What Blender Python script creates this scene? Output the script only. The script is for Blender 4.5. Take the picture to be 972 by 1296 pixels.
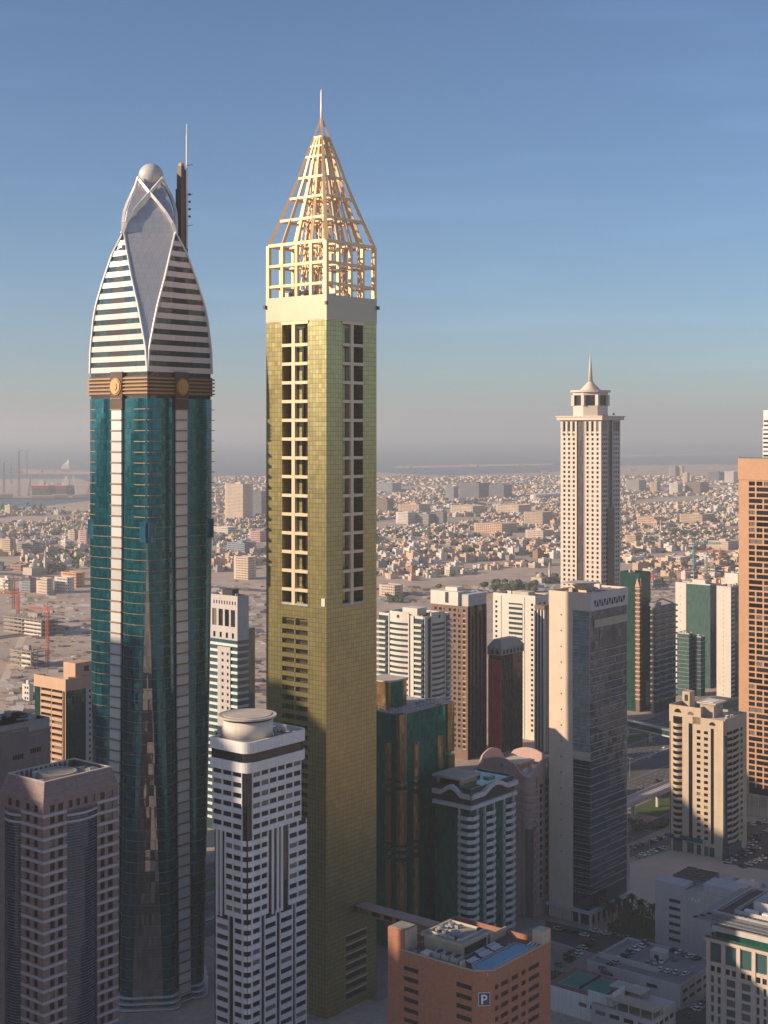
import bpy, bmesh, math, random
from mathutils import Vector
sc = bpy.context.scene
for o in list(bpy.data.objects): bpy.data.objects.remove(o)
C = sc.collection
random.seed(7)
# ------------------------------------------------------------------ camera, sky, sun, exposure
H, F, HY, CX = 226.0, 1780.0, 545.0, 486.0        # eye height, focal length, level line and centre of the 972x1296 frame
SUN_EL = math.radians(21); SUN_AZ = math.atan2(-.955, -.297)      # azimuth from +Y towards +X
cam = bpy.data.cameras.new('camera'); co = bpy.data.objects.new('camera', cam); C.objects.link(co)
co.location = (0, 0, H); co.rotation_euler = (math.radians(90), 0, 0)
cam.sensor_fit = 'VERTICAL'; cam.sensor_height = 36.0; cam.lens = F / 1296 * 36
cam.shift_y = -(648 - HY) / 1296; cam.clip_start = 1; cam.clip_end = 200000
sc.camera = co
w = bpy.data.worlds.new('World'); sc.world = w; w.use_nodes = True
wn = w.node_tree.nodes; wl = w.node_tree.links
sky = wn.new('ShaderNodeTexSky'); sky.sky_type = 'NISHITA'; sky.sun_disc = False
sky.sun_elevation = SUN_EL; sky.sun_rotation = SUN_AZ; sky.altitude = 0
sky.air_density = 0.9; sky.dust_density = 0.5; sky.ozone_density = 5.4
hs = wn.new('ShaderNodeHueSaturation'); hs.inputs['Saturation'].default_value = .93; wl.new(sky.outputs[0], hs.inputs['Color'])
# thin streaks of high cloud
wtc = wn.new('ShaderNodeTexCoord'); wmp = wn.new('ShaderNodeMapping'); wmp.inputs['Scale'].default_value = (1.6, 1.6, 13); wmp.inputs['Rotation'].default_value = (.04, .05, 0)
wno = wn.new('ShaderNodeTexNoise'); wno.inputs['Scale'].default_value = 3.2; wno.inputs['Detail'].default_value = 5; wmr = wn.new('ShaderNodeMapRange')
for i_, v_ in enumerate((.52, .80, 1.0, 1.12)): wmr.inputs[i_ + 1].default_value = v_
wmx = wn.new('ShaderNodeMix'); wmx.data_type = 'RGBA'; wmx.blend_type = 'MULTIPLY'; wmx.inputs[0].default_value = 1
wl.new(wtc.outputs['Generated'], wmp.inputs[0]); wl.new(wmp.outputs[0], wno.inputs['Vector']); wl.new(wno.outputs['Fac'], wmr.inputs[0]); wl.new(hs.outputs[0], wmx.inputs[6]); wl.new(wmr.outputs[0], wmx.inputs[7])
wl.new(wmx.outputs[2], wn['Background'].inputs[0]); wn['Background'].inputs[1].default_value = 0.071
sd = bpy.data.lights.new('sun', 'SUN'); sd.energy = 3.8; sd.angle = math.radians(.6); sd.color = (1.0, .76, .54)
so = bpy.data.objects.new('sun', sd); C.objects.link(so)
sdir = Vector((math.sin(SUN_AZ) * math.cos(SUN_EL), math.cos(SUN_AZ) * math.cos(SUN_EL), math.sin(SUN_EL)))
so.rotation_euler = sdir.to_track_quat('Z', 'Y').to_euler(); so.location = (-300, -100, 500)
sc.view_settings.view_transform = 'Standard'; sc.view_settings.look = 'None'
sc.view_settings.exposure = 0.72; sc.view_settings.gamma = 1.0
cy = sc.cycles; cy.use_denoising = True; cy.max_bounces = 6; cy.diffuse_bounces = 4; cy.glossy_bounces = 3
cy.transmission_bounces = 2; cy.volume_bounces = 1; cy.caustics_reflective = False; cy.caustics_refractive = False
cy.sample_clamp_indirect = 6

# ------------------------------------------------------------------ helpers
TH = math.radians(51); RX, RY = math.cos(TH), math.sin(TH); LX, LY = -RY, RX     # the street grid: R along the road, L across it
def gp(px, py):
    d = F * H / (py - HY); return ((px - CX) / F * d, d)           # ground point
def RL(o, t): return (LX * o + RX * t, LY * o + RY * t)             # offset across, distance along the road

def tag(o, label=None, cat=None, group=None, kind=None):
    for k, v in (('label', label), ('category', cat), ('group', group), ('kind', kind)):
        if v: o[k] = v
    return o
def empty(name, loc, rz=0):
    o = bpy.data.objects.new(name, None); C.objects.link(o); o.location = loc; o.rotation_euler = (0, 0, rz)
    o.empty_display_size = .1; return o
def link(name, me, parent=None, loc=None, rz=0, scale=None):
    o = bpy.data.objects.new(name, me); C.objects.link(o)
    if parent: o.parent = parent
    if loc: o.location = loc
    if rz: o.rotation_euler = (0, 0, rz)
    if scale: o.scale = scale
    return o
class MB:
    def __init__(s): s.v = []; s.f = []; s.c = []
    def box(s, x0, x1, y0, y1, z0, z1, col=None):
        n = len(s.v)
        s.v += [(x0,y0,z0),(x1,y0,z0),(x1,y1,z0),(x0,y1,z0),(x0,y0,z1),(x1,y0,z1),(x1,y1,z1),(x0,y1,z1)]
        s.f += [(n,n+3,n+2,n+1),(n+4,n+5,n+6,n+7),(n,n+1,n+5,n+4),(n+1,n+2,n+6,n+5),(n+2,n+3,n+7,n+6),(n+3,n,n+4,n+7)]
        if col is not None: s.c += [col] * 6
        return s
    def fb(s, face, u0, u1, z0, z1, p0, p1):
        return s.box(-p1, -p0, u0, u1, z0, z1) if face == 'L' else s.box(u0, u1, -p1, -p0, z0, z1)
    def prism(s, pts, z0, z1):                      # pts counter-clockwise seen from above
        n = len(s.v); k = len(pts)
        s.v += [(x, y, z0) for x, y in pts] + [(x, y, z1) for x, y in pts]
        s.f += [tuple(range(n + k - 1, n - 1, -1)), tuple(range(n + k, n + 2 * k))]
        s.f += [(n + i, n + (i + 1) % k, n + k + (i + 1) % k, n + k + i) for i in range(k)]
        return s
    def loft(s, rings, cap=True):                   # rings: lists of equal length of 3-d points
        n = len(s.v); k = len(rings[0])
        for r in rings: s.v += [tuple(p) for p in r]
        for j in range(len(rings) - 1):
            for i in range(k):
                a = n + j * k + i; b = n + j * k + (i + 1) % k
                s.f.append((a, b, b + k, a + k))
        if cap:
            s.f.append(tuple(range(n + k - 1, n - 1, -1))); m = n + (len(rings) - 1) * k; s.f.append(tuple(range(m, m + k)))
        return s
    def cyl(s, x, y, z0, z1, r0, r1=None, k=16):
        r1 = r0 if r1 is None else r1
        ring = lambda r, z: [(x + r * math.cos(2*math.pi*i/k), y + r * math.sin(2*math.pi*i/k), z) for i in range(k)]
        return s.loft([ring(r0, z0), ring(max(r1, .001), z1)])
    def bar(s, a, b, t, t2=None):                   # square bar between two points
        a = Vector(a); b = Vector(b); d = (b - a)
        if d.length < 1e-4: return s
        d.normalize(); up = Vector((0, 0, 1)) if abs(d.z) < .95 else Vector((1, 0, 0))
        u = d.cross(up).normalized() * t / 2; w_ = d.cross(u).normalized() * (t2 or t) / 2
        return s.loft([[p - u - w_, p + u - w_, p + u + w_, p - u + w_] for p in (a, b)])
    def tube(s, pts, t):
        for a, b in zip(pts, pts[1:]): s.bar(a, b, t)
        return s
    def band(s, path, z0, z1, t, closed=False):     # wall strip along a plan path, thickness t to its left
        n = len(path); nor = []
        for i in range(n):
            p0 = path[i - 1] if (i or closed) else path[i]; p1 = path[(i + 1) % n] if (i < n - 1 or closed) else path[i]
            dx, dy = p1[0] - p0[0], p1[1] - p0[1]; l = math.hypot(dx, dy) or 1; nor.append((-dy / l, dx / l))
        b = len(s.v)
        for (x, y), (nx, ny) in zip(path, nor):
            s.v += [(x, y, z0), (x, y, z1), (x + nx * t, y + ny * t, z1), (x + nx * t, y + ny * t, z0)]
        m = n if closed else n - 1
        for i in range(m):
            a = b + 4 * i; c = b + 4 * ((i + 1) % n)
            s.f += [(a, c, c+1, a+1), (a+1, c+1, c+2, a+2), (a+2, c+2, c+3, a+3), (a+3, c+3, c, a)]
        if not closed: s.f += [(b, b+1, b+2, b+3), (b+4*n-1, b+4*n-2, b+4*n-3, b+4*n-4)]
        return s
    def ico(s, x, y, z, r, rz=None, jit=0, col=None):
        n = len(s.v); rz = rz or r
        for a in ICO_V:
            j = 1 + random.uniform(-jit, jit); s.v.append((x + a[0]*r*j, y + a[1]*r*j, z + a[2]*rz*j))
        s.f += [tuple(n + i for i in f) for f in ICO_F]
        if col is not None: s.c += [col] * len(ICO_F)
        return s
    def mesh(s, name, mat, smooth=False, fix=True):
        me = bpy.data.meshes.new(name); me.from_pydata(s.v, [], s.f)
        if mat: me.materials.append(mat)
        if s.c:
            at = me.color_attributes.new('col', 'FLOAT_COLOR', 'CORNER'); buf = []
            for p, c in zip(me.polygons, s.c): buf += [c[0], c[1], c[2], 1.0] * p.loop_total
            at.data.foreach_set('color', buf)
        if fix:
            bm = bmesh.new(); bm.from_mesh(me); bmesh.ops.recalc_face_normals(bm, faces=bm.faces); bm.to_mesh(me); bm.free()
        if smooth: me.polygons.foreach_set('use_smooth', [True] * len(me.polygons))
        return me
    def build(s, name, mat, parent=None, smooth=False, stuff=False):
        if not s.v: return None
        o = link(name, s.mesh(name, mat, smooth), parent)
        if stuff: o['kind'] = 'stuff'
        return o
t_ = (1 + 5 ** .5) / 2
ICO_V = [tuple(c / 1.902 for c in v) for v in [(-1,t_,0),(1,t_,0),(-1,-t_,0),(1,-t_,0),(0,-1,t_),(0,1,t_),(0,-1,-t_),(0,1,-t_),(t_,0,-1),(t_,0,1),(-t_,0,-1),(-t_,0,1)]]
ICO_F = [(0,11,5),(0,5,1),(0,1,7),(0,7,10),(0,10,11),(1,5,9),(5,11,4),(11,10,2),(10,7,6),(7,1,8),(3,9,4),(3,4,2),(3,2,6),(3,6,8),(3,8,9),(4,9,5),(2,4,11),(6,2,10),(8,6,7),(9,8,1)]
def arc(cx, cy, r, a0, a1, n):
    return [(cx + r * math.cos(math.radians(a0 + (a1 - a0) * i / n)), cy + r * math.sin(math.radians(a0 + (a1 - a0) * i / n))) for i in range(n + 1)]
def lerp(tab, x):                                    # piecewise linear table, x ascending
    if x <= tab[0][0]: return tab[0][1]
    for (a, u), (b, v) in zip(tab, tab[1:]):
        if x <= b: return u + (v - u) * (x - a) / (b - a)
    return tab[-1][1]

# ------------------------------------------------------------------ materials
class NT:
    def __init__(s, name):
        s.m = bpy.data.materials.new(name); s.m.use_nodes = True; s.t = s.m.node_tree; s.n = s.t.nodes; s.b = s.n['Principled BSDF']
    def new(s, t, **k):
        x = s.n.new(t)
        for a, v in k.items(): setattr(x, a, v)
        return x
    def put(s, v, sock):
        if hasattr(v, 'links'): s.t.links.new(v, sock)
        else: sock.default_value = v
    def math(s, op, a, b=0.0):
        x = s.new('ShaderNodeMath', operation=op); s.put(a, x.inputs[0]); s.put(b, x.inputs[1]); return x.outputs[0]
    def vm(s, op, a, b):
        x = s.new('ShaderNodeVectorMath', operation=op); s.put(a, x.inputs[0]); s.put(b, x.inputs[1]); return x.outputs[0]
    def mapr(s, v, a, b, c, d):
        x = s.new('ShaderNodeMapRange'); s.put(v, x.inputs[0])
        for i, q in enumerate((a, b, c, d)): x.inputs[i + 1].default_value = q
        return x.outputs[0]
    def noise(s, vec, scale, detail=3, rough=.6):
        x = s.new('ShaderNodeTexNoise'); s.put(vec, x.inputs['Vector']); x.inputs['Scale'].default_value = scale
        x.inputs['Detail'].default_value = detail; x.inputs['Roughness'].default_value = rough; return x.outputs['Fac']
    def mul(s, col, fac):
        x = s.new('ShaderNodeMix', data_type='RGBA', blend_type='MULTIPLY'); x.inputs[0].default_value = 1
        s.put(col, x.inputs[6]); s.put(fac, x.inputs[7]); return x.outputs[2]
    def mix(s, f, a, b):
        x = s.new('ShaderNodeMix', data_type='RGBA'); s.put(f, x.inputs[0]); s.put(a, x.inputs[6]); s.put(b, x.inputs[7]); return x.outputs[2]
def c4(c): return (c[0], c[1], c[2], 1)
def mk(name, col, rough=.75, metal=0., var=.16, ns=.12, panel=None, pvar=.12, line=0., lw=.06, tilt=0., rnd=0., spec=.5, streak=.0, wave=0., attr=False, blind=0.):
    g = NT(name); obj = g.new('ShaderNodeTexCoord').outputs['Object']
    c = c4(col)
    if attr:
        a = g.new('ShaderNodeAttribute', attribute_name='col'); c = a.outputs['Color']
    if var:
        n = g.noise(obj, ns, 4); c = g.mul(c, g.mapr(n, .25, .75, 1 - var, 1 + var))
    if streak:                                        # weathering runs down the wall
        v = g.vm('MULTIPLY', obj, (1.1, 1.1, .04)); n = g.noise(v, 1.0, 3); c = g.mul(c, g.mapr(n, .35, .7, 1 + streak * .3, 1 - streak))
    nrm = None
    if panel:
        q = g.vm('ADD', g.vm('DIVIDE', obj, (panel[0], panel[0], panel[1])), (.5, .5, .02))
        wn_ = g.new('ShaderNodeTexWhiteNoise', noise_dimensions='3D'); g.put(g.vm('FLOOR', q, (0, 0, 0)), wn_.inputs['Vector'])
        c = g.mul(c, g.mapr(wn_.outputs['Value'], 0, 1, 1 - pvar, 1 + pvar))
        if line:
            sp = g.new('ShaderNodeSeparateXYZ'); g.put(g.vm('FRACTION', q, (0, 0, 0)), sp.inputs[0])
            e = [g.math('LESS_THAN', sp.outputs[0], lw), g.math('LESS_THAN', sp.outputs[1], lw), g.math('LESS_THAN', sp.outputs[2], lw * panel[0] / panel[1] * 1.2)]
            e = g.math('MAXIMUM', g.math('MAXIMUM', e[0], e[1]), e[2]); c = g.mul(c, g.mapr(e, 0, 1, 1, 1 - line))
        if tilt:
            ge = g.new('ShaderNodeNewGeometry'); o_ = g.vm('MULTIPLY', g.vm('SUBTRACT', wn_.outputs['Color'], (.5, .5, .5)), (tilt, tilt, tilt))
            nrm = g.vm('NORMALIZE', g.vm('ADD', ge.outputs['Normal'], o_), (0, 0, 0))
    if rnd:
        oi = g.new('ShaderNodeObjectInfo'); c = g.mul(c, g.mapr(oi.outputs['Random'], 0, 1, 1 - rnd, 1 + rnd))
    if blind:                                         # some panes have pale blinds drawn
        oi = g.new('ShaderNodeObjectInfo'); c = g.mix(g.mapr(g.math('GREATER_THAN', oi.outputs['Random'], 1 - blind), 0, 1, 0, .8), c, c4((.22, .20, .17)))
    if wave:
        bp = g.new('ShaderNodeBump'); bp.inputs['Strength'].default_value = wave; bp.inputs['Distance'].default_value = .3
        g.put(g.noise(obj, .45, 2), bp.inputs['Height'])
        if nrm is not None: g.put(nrm, bp.inputs['Normal'])
        nrm = bp.outputs['Normal']
    if nrm is not None: g.put(nrm, g.b.inputs['Normal'])
    g.put(c, g.b.inputs['Base Color']); g.b.inputs['Roughness'].default_value = rough
    g.b.inputs['Metallic'].default_value = metal; g.b.inputs['Specular IOR Level'].default_value = spec
    return g.m
def glass(name, col, metal=.55, rough=.06, panel=(1.6, 3.6), pvar=.3, line=.5, tilt=.03, wave=.05, rnd=0., lw=.05):
    return mk(name, col, rough, metal, .1, .08, panel, pvar, line, lw, tilt, rnd, .8, 0, wave)
M = {}
M['gold'] = glass('gold_glass', (.41, .365, .165), .74, .29, (1.55, 1.85), .08, .45, .03, .05, lw=.11)
M['goldframe'] = mk('gold_frame', (.72, .56, .37), .42, .15, .06)
M['gold_dark'] = glass('bronze_glass', (.05, .04, .025), .2, .08, None, tilt=0, line=0, wave=.04, rnd=.4)
M['cream_band'] = mk('cream_band', (.52, .46, .33), .4, .2, .06, .1)
M['crown'] = mk('champagne_metal', (.82, .565, .31), .42, .25, .05)
M['spire'] = mk('spire_white', (.85, .78, .76), .35, .1, .03)
M['teal'] = glass('teal_glass', (.013, .145, .185), .6, .11, (1.4, 2.1), .30, .5, .035, .05, lw=.08)
M['facet'] = glass('facet_glass', (.34, .325, .31), .75, .05, (1.4, 4.2), .3, .3, .05, .08)
M['bluepanel'] = glass('blue_glass', (.03, .15, .24), .4, .1, (1.4, 4.2))
M['strip'] = mk('silver_panel', (.74, .74, .72), .22, .25, .05, .2, None, rnd=.12)
M['bronze'] = mk('bronze_ledge', (.36, .22, .11), .45, .4, .1)
M['brownband'] = mk('brown_band', (.10, .065, .05), .4, .2, .1)
M['goldleaf'] = mk('gold_leaf', (.55, .34, .13), .45, .4, .06)
M['silver'] = mk('silver_cladding', (.47, .48, .505), .36, .4, .05, .1, (2.1, 2.1), .035, .28, .04)
M['silverrib'] = mk('white_rib', (.78, .76, .73), .4, .1, .04)
M['lavender'] = mk('pale_spandrel', (.70, .67, .65), .4, .1, .04, .1, (1.7, 5), .05, .2)
M['dglass'] = glass('dark_window', (.045, .06, .075), .25, .06, (1.4, 3.5), .35, .35, .03)
M['tealwin'] = glass('teal_window', (.03, .075, .09), .15, .06, (1.4, 3.5), .3, .35, .03)
M['pane'] = mk('window_pane', (.018, .021, .026), .08, .0, .1, .2, rnd=.75, spec=.3, wave=.04, blind=.10)
M['pane_teal'] = mk('teal_pane', (.05, .12, .12), .08, .3, .1, .2, rnd=.5, spec=.8, wave=.04, blind=.12)
M['granite'] = mk('pink_granite', (.235, .165, .17), .55, 0, .12, .3, (.9, .9), .1, .2, .07, streak=.1)
M['granite_band'] = mk('grey_granite_band', (.40, .40, .43), .5, 0, .08, .3, (1.2, 2), .06, .15)
M['bluebay'] = glass('blue_bay_glass', (.04, .075, .14), .6, .07, (1.2, .9), .25, .3, .02)
M['fin'] = mk('bay_fin', (.24, .24, .27), .5, .3, .05)
M['white'] = mk('white_concrete', (.76, .76, .74), .6, 0, .06, .15, (1.5, 30), .04, .12, .04, streak=.12)
M['white2'] = mk('white_render', (.68, .63, .55), .7, 0, .06, .1, streak=.1)
M['black'] = glass('black_glass', (.02, .022, .03), .2, .1, (1.5, 1.75), .3, .3, .02)
M['roof'] = mk('roof_felt', (.30, .27, .24), .9, 0, .25, .15)
M['roof_pale'] = mk('pale_roof', (.52, .46, .40), .9, 0, .18, .2)
M['metal'] = mk('galvanised', (.38, .39, .40), .45, .4, .15, .8)
M['dark'] = mk('dark_trim', (.02, .02, .023), .6, 0, .1)
M['brick'] = mk('terracotta', (.37, .165, .10), .8, 0, .10, .5, (.6, .3), .1, .12, .08, streak=.08)
M['brick_cap'] = mk('sand_render', (.50, .42, .32), .8, 0, .1, .2, streak=.12)
M['pool'] = mk('pool_water', (.02, .20, .36), .12, 0, .12, .4, spec=.6, wave=.15)
M['tile'] = mk('pool_deck', (.12, .075, .07), .8, 0, .15, .5, (.5, .5), .1, .2)
M['signblue'] = mk('sign_blue', (.012, .07, .16), .5, 0, .03)
M['signwhite'] = mk('sign_white', (.78, .78, .78), .5, 0, .02)
M['lounger'] = mk('lounger_white', (.75, .75, .76), .6, 0, .03)
M['greenglass'] = glass('green_glass', (.025, .22, .155), .6, .06, (1.3, 3.4), .3, .3, .03)
M['greendeep'] = glass('deep_green_glass', (.018, .085, .068), .5, .08, (1.3, 3.7), .3, .3, .03)
M['greenpale'] = glass('pale_green_glass', (.075, .165, .145), .4, .10, (1.4, 3.6), .18, .3, .025)
M['goldbay'] = glass('gold_bay_glass', (.36, .235, .10), .45, .14, (.8, 3.4), .3, .4, .05)
M['concrete_w'] = mk('balcony_concrete', (.62, .61, .58), .7, 0, .08, .3, streak=.12)
M['pinkstone'] = mk('pink_stone', (.53, .37, .33), .7, 0, .08, .15, (1.8, 1.8), .04, .1, .04, streak=.1)
M['taywall'] = mk('cream_panel', (.68, .56, .445), .55, 0, .04, .1, (2.4, 3.8), .03, .12, .02, streak=.05)
M['tayband'] = mk('pale_panel', (.52, .50, .50), .5, 0, .04, .1)
M['tayglass'] = glass('smoke_glass', (.09, .125, .17), .75, .03, (1.5, 3.8), .22, .3, .035, .14)
M['skyshine'] = glass('painted_sky_glass', (.30, .345, .36), .25, .08, (1.5, 1.9), .25, .35, .02, .05)  # pale tint paints a bright sky reflection into the glass
M['deck'] = mk('parking_deck', (.24, .235, .23), .9, 0, .2, .15)
M['tayfin'] = mk('glass_fin', (.44, .43, .41), .4, .4, .05)
M['stone21'] = mk('cream_precast', (.64, .55, .47), .65, 0, .05, .1, streak=.06)
M['brown21'] = glass('brown_strip_glass', (.10, .085, .085), .3, .1, (1.5, 3.58), .2, .3)
M['beige'] = mk('beige_render', (.54, .435, .315), .8, 0, .07, .12, streak=.1)
M['beige2'] = mk('darker_beige', (.44, .37, .285), .8, 0, .07, .12, streak=.1)  # beige a tone darker than the main render
M['orange'] = mk('orange_stone', (.50, .29, .165), .7, 0, .05, .1, (1.6, 1.6), .04, .08, .04)
M['lobby'] = glass('lobby_glass', (.50, .44, .30), .2, .15, (3, 6), .25, .3, .02)
M['greywall'] = mk('grey_render', (.54, .515, .49), .8, 0, .08, .1, streak=.12)
M['stonewarm'] = mk('warm_stone', (.56, .47, .39), .75, 0, .06, .2, streak=.1)
M['eave'] = mk('eave_slats', (.22, .24, .26), .5, .3, .1, .3, (1.0, 50), .08, .35, .2)
M['brown'] = mk('brown_stone', (.185, .115, .085), .6, 0, .1, .2, streak=.1)
M['brownglass'] = glass('brown_glass', (.11, .075, .06), .55, .08, (1.5, 3.6), .4, .35, .05)
M['red'] = mk('red_panel', (.58, .065, .06), .5, 0, .1, .1, (1.5, 3.5), .12, .25)
M['redroof'] = mk('mansard_grey', (.40, .36, .33), .7, 0, .1)
M['orangeband'] = mk('peach_render', (.60, .40, .27), .75, 0, .07, .1, streak=.08)
M['rosewall'] = mk('dusty_rose_wall', (.33, .25, .225), .75, 0, .1, .12, streak=.15)
M['skeleton'] = mk('raw_concrete', (.34, .29, .25), .9, 0, .2, .1)
M['crane_red'] = mk('crane_red', (.50, .10, .05), .6, .1, .05)
M['crane_teal'] = mk('crane_teal', (.10, .40, .38), .6, .1, .05)
M['crane_yellow'] = mk('crane_yellow', (.55, .33, .05), .6, .1, .05)
M['asphalt'] = mk('asphalt', (.088, .085, .084), .85, 0, .22, .05, streak=0)
M['line'] = mk('road_paint', (.55, .54, .50), .8, 0, .25, .3)
M['kerb'] = mk('kerb_concrete', (.34, .32, .30), .85, 0, .12, .4)
M['paver'] = mk('pink_pavers', (.31, .235, .21), .85, 0, .2, .08, (1.2, 9), .1, .12, .06)
M['lotsand'] = mk('lot_sand', (.50, .41, .32), .95, 0, .16, .05)
M['lawn'] = mk('lawn', (.06, .10, .03), .95, 0, .35, .15)
M['leaf'] = mk('leaf', (.065, .095, .035), .8, 0, .35, .6, rnd=.35)
M['trunk'] = mk('trunk', (.13, .095, .065), .9, 0, .2, 2)
M['court'] = mk('court_green', (.06, .22, .17), .8, 0, .08, .3)
M['courtred'] = mk('court_surround', (.24, .10, .09), .8, 0, .1, .3)
M['rubber'] = mk('tyre_rubber', (.015, .015, .016), .8, 0, 0)
M['hull_red'] = mk('hull_red', (.45, .04, .06), .6, 0, .05)
M['hull_grey'] = mk('hull_grey', (.10, .11, .13), .6, 0, .05)
M['pale'] = mk('pale_paint', (.68, .66, .62), .6, 0, .05)
M['steel'] = mk('grey_steel', (.25, .25, .26), .5, .3, .08)

class B:                                              # a building with its near corner at (px) and depth d, faces along the grid
    def __init__(s, name, label, cat, px, d, group=None, z=0):
        s.px, s.d = px, d; s.X = (px - CX) / F * d; s.n = 0; s.over = {}; s.wm = {}
        s.o = empty(name, (s.X, d, z), TH); tag(s.o, label, cat, group); s.z0 = z
    def R(s, px): k = (px - CX) / F; return (s.X - k * s.d) / (k * RY - RX)
    def L(s, px): k = (px - CX) / F; return (s.X - k * s.d) / (RY + k * RX)
    def z(s, py, a=0, b=0): return H + (HY - py) * (s.d + a * RY + b * RX) / F - s.z0
    def add(s, mb, name, mat, smooth=False, stuff=False, parent=None): return mb.build(name, M[mat] if isinstance(mat, str) else mat, parent or s.o, smooth, stuff)
    def box(s, name, mat, *a): return s.add(MB().box(*a), name, mat)
    def piece(s, name, mat, face, u0, u1, z0, z1, p0, p1, lim=300):   # alike pieces share one mesh
        wd, h = round(u1 - u0, 2), round(z1 - z0, 2); k = (name, mat, face, wd, h, round(p0, 2), round(p1, 2))
        s.n_ = getattr(s, 'n_', {}); s.n_[name] = s.n_.get(name, 0) + 1
        if s.n_[name] > lim:
            s.over.setdefault((name, mat), MB()).fb(face, u0, u1, z0, z1, p0, p1); return
        if k not in s.wm: s.wm[k] = MB().fb(face, 0, wd, 0, h, p0, p1).mesh(name, M[mat], fix=False)
        link(name, s.wm[k], s.o, (0, u0, z0) if face == 'L' else (u0, 0, z0))
    def punched(s, wall, face, u0, u1, z0, z1, cols, rows, h, t=.4, pane='pane', name='window'):
        cu = u0
        for a, b in sorted(cols):
            if a > cu: wall.fb(face, cu, a, z0, z1, -t, 0)
            zz = z0
            for r in sorted(rows):
                if r > zz: wall.fb(face, a, b, zz, r, -t, 0)
                zz = r + h
                s.piece(name, pane, face, a, b, r, r + h, -t - .05, -t + .06)
            if z1 > zz: wall.fb(face, a, b, zz, z1, -t, 0)
            cu = b
        if u1 > cu: wall.fb(face, cu, u1, z0, z1, -t, 0)
    def roof(s, z, a0, a1, b0, b1, h=1.2, wall='white2', floor='roof', seed=1, units=6, t=.4):
        r = random.Random(seed)
        s.box('roof_deck', floor, a0 + t, a1 - t, b0 + t, b1 - t, z - .3, z)
        s.add(MB().band([(a0, b0), (a1, b0), (a1, b1), (a0, b1)], z - .3, z + h, t, True), 'parapet', wall)
        for i in range(units):
            u, v, q = r.uniform(a0 + 2, a1 - 5), r.uniform(b0 + 2, b1 - 5), r.uniform(1, 2.6)
            m = MB().box(u, u + r.uniform(1.5, 3.5), v, v + r.uniform(1.5, 3.5), z, z + q)
            m.box(u + .3, u + 1.2, v + .3, v + 1.2, z + q, z + q + .35); s.add(m, 'roof_unit', r.choice(['metal', 'roof_pale', 'white2']))
        m = MB()
        for i in range(units):
            u, v = r.uniform(a0 + 1, a1 - 6), r.uniform(b0 + 1, b1 - 2); m.box(u, u + r.uniform(3, 6), v, v + .35, z, z + .5)
        if units: s.add(m, 'pipe_run', 'metal', stuff=True)
    def done(s):
        for (n, mt), m in s.over.items(): s.add(m, n, mt, stuff=True)
def steps(z0, z1, dz):
    n = int(abs(z1 - z0) / dz + 1e-6); sg = 1 if z1 > z0 else -1
    return [z0 + sg * dz * i for i in range(n)]
# ------------------------------------------------------------------ the ground, roads, sea and haze
def sheet(name, pts, z, mat, kind='structure', parent=None):
    m = MB(); m.v = [(x, y, z) for x, y in pts]; m.f = [tuple(range(len(pts)))]
    me = m.mesh(name, M[mat] if isinstance(mat, str) else mat, fix=False)
    if me.polygons[0].normal.z < 0: me.flip_normals()
    o = link(name, me, parent)
    if kind: o['kind'] = kind
    return o
def slab(name, pts, z0, z1, mat, kind='structure'):
    o = MB().prism(pts, z0, z1).build(name, M[mat]); o['kind'] = kind; return o
# land: sandy city ground with mottled lots, streets and planting
g = NT('city_ground'); ob = g.new('ShaderNodeTexCoord').outputs['Object']
n1 = g.noise(ob, .004, 5, .65); n2 = g.noise(ob, .03, 4, .6); n3 = g.noise(ob, .3, 3)
c = g.mix(g.mapr(n1, .42, .58, 0, 1), c4((.52, .41, .32)), c4((.42, .335, .265)))
c = g.mix(g.mapr(n2, .46, .66, 0, .5), c, c4((.24, .205, .175)))
c = g.mul(c, g.mapr(n3, .3, .7, .86, 1.14)); g.put(c, g.b.inputs['Base Color']); g.b.inputs['Roughness'].default_value = .95
M['land'] = g.m
g = NT('sea_water'); ob = g.new('ShaderNodeTexCoord').outputs['Object']
bp = g.new('ShaderNodeBump'); bp.inputs['Strength'].default_value = .35; bp.inputs['Distance'].default_value = 2; g.put(g.noise(ob, .03, 4), bp.inputs['Height'])
g.put(bp.outputs['Normal'], g.b.inputs['Normal']); g.b.inputs['Base Color'].default_value = (.045, .085, .10, 1); g.b.inputs['Roughness'].default_value = .35
M['sea'] = g.m
sheet('sea', [(-45000, -45000), (45000, -45000), (45000, 45000), (-45000, 45000)], -1.5, 'sea')
coast = [gp(-500, 643), gp(0, 643), gp(60, 640), gp(118, 633), gp(180, 604), gp(330, 603), gp(480, 598), gp(560, 602), gp(690, 598), gp(760, 590), gp(880, 588), gp(1400, 587)]
sheet('ground', [(-14000, -9000), (22000, -9000), (22000, coast[-1][1])] + coast[::-1] + [(-14000, coast[0][1])], 0, 'land')
sheet('quay', [gp(-400, 632), gp(110, 630), gp(118, 612), gp(100, 606), gp(-400, 608)], .3, 'land')
sheet('breakwater', [gp(10, 600), gp(115, 601), gp(115, 596), gp(30, 594)], .3, 'land')
sheet('breakwater', [gp(500, 593), gp(700, 589), gp(700, 586.5), gp(500, 590)], .3, 'land')
sheet('breakwater', [gp(640, 583), gp(972, 573), gp(972, 571.5), gp(760, 577)], .3, 'land')
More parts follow.
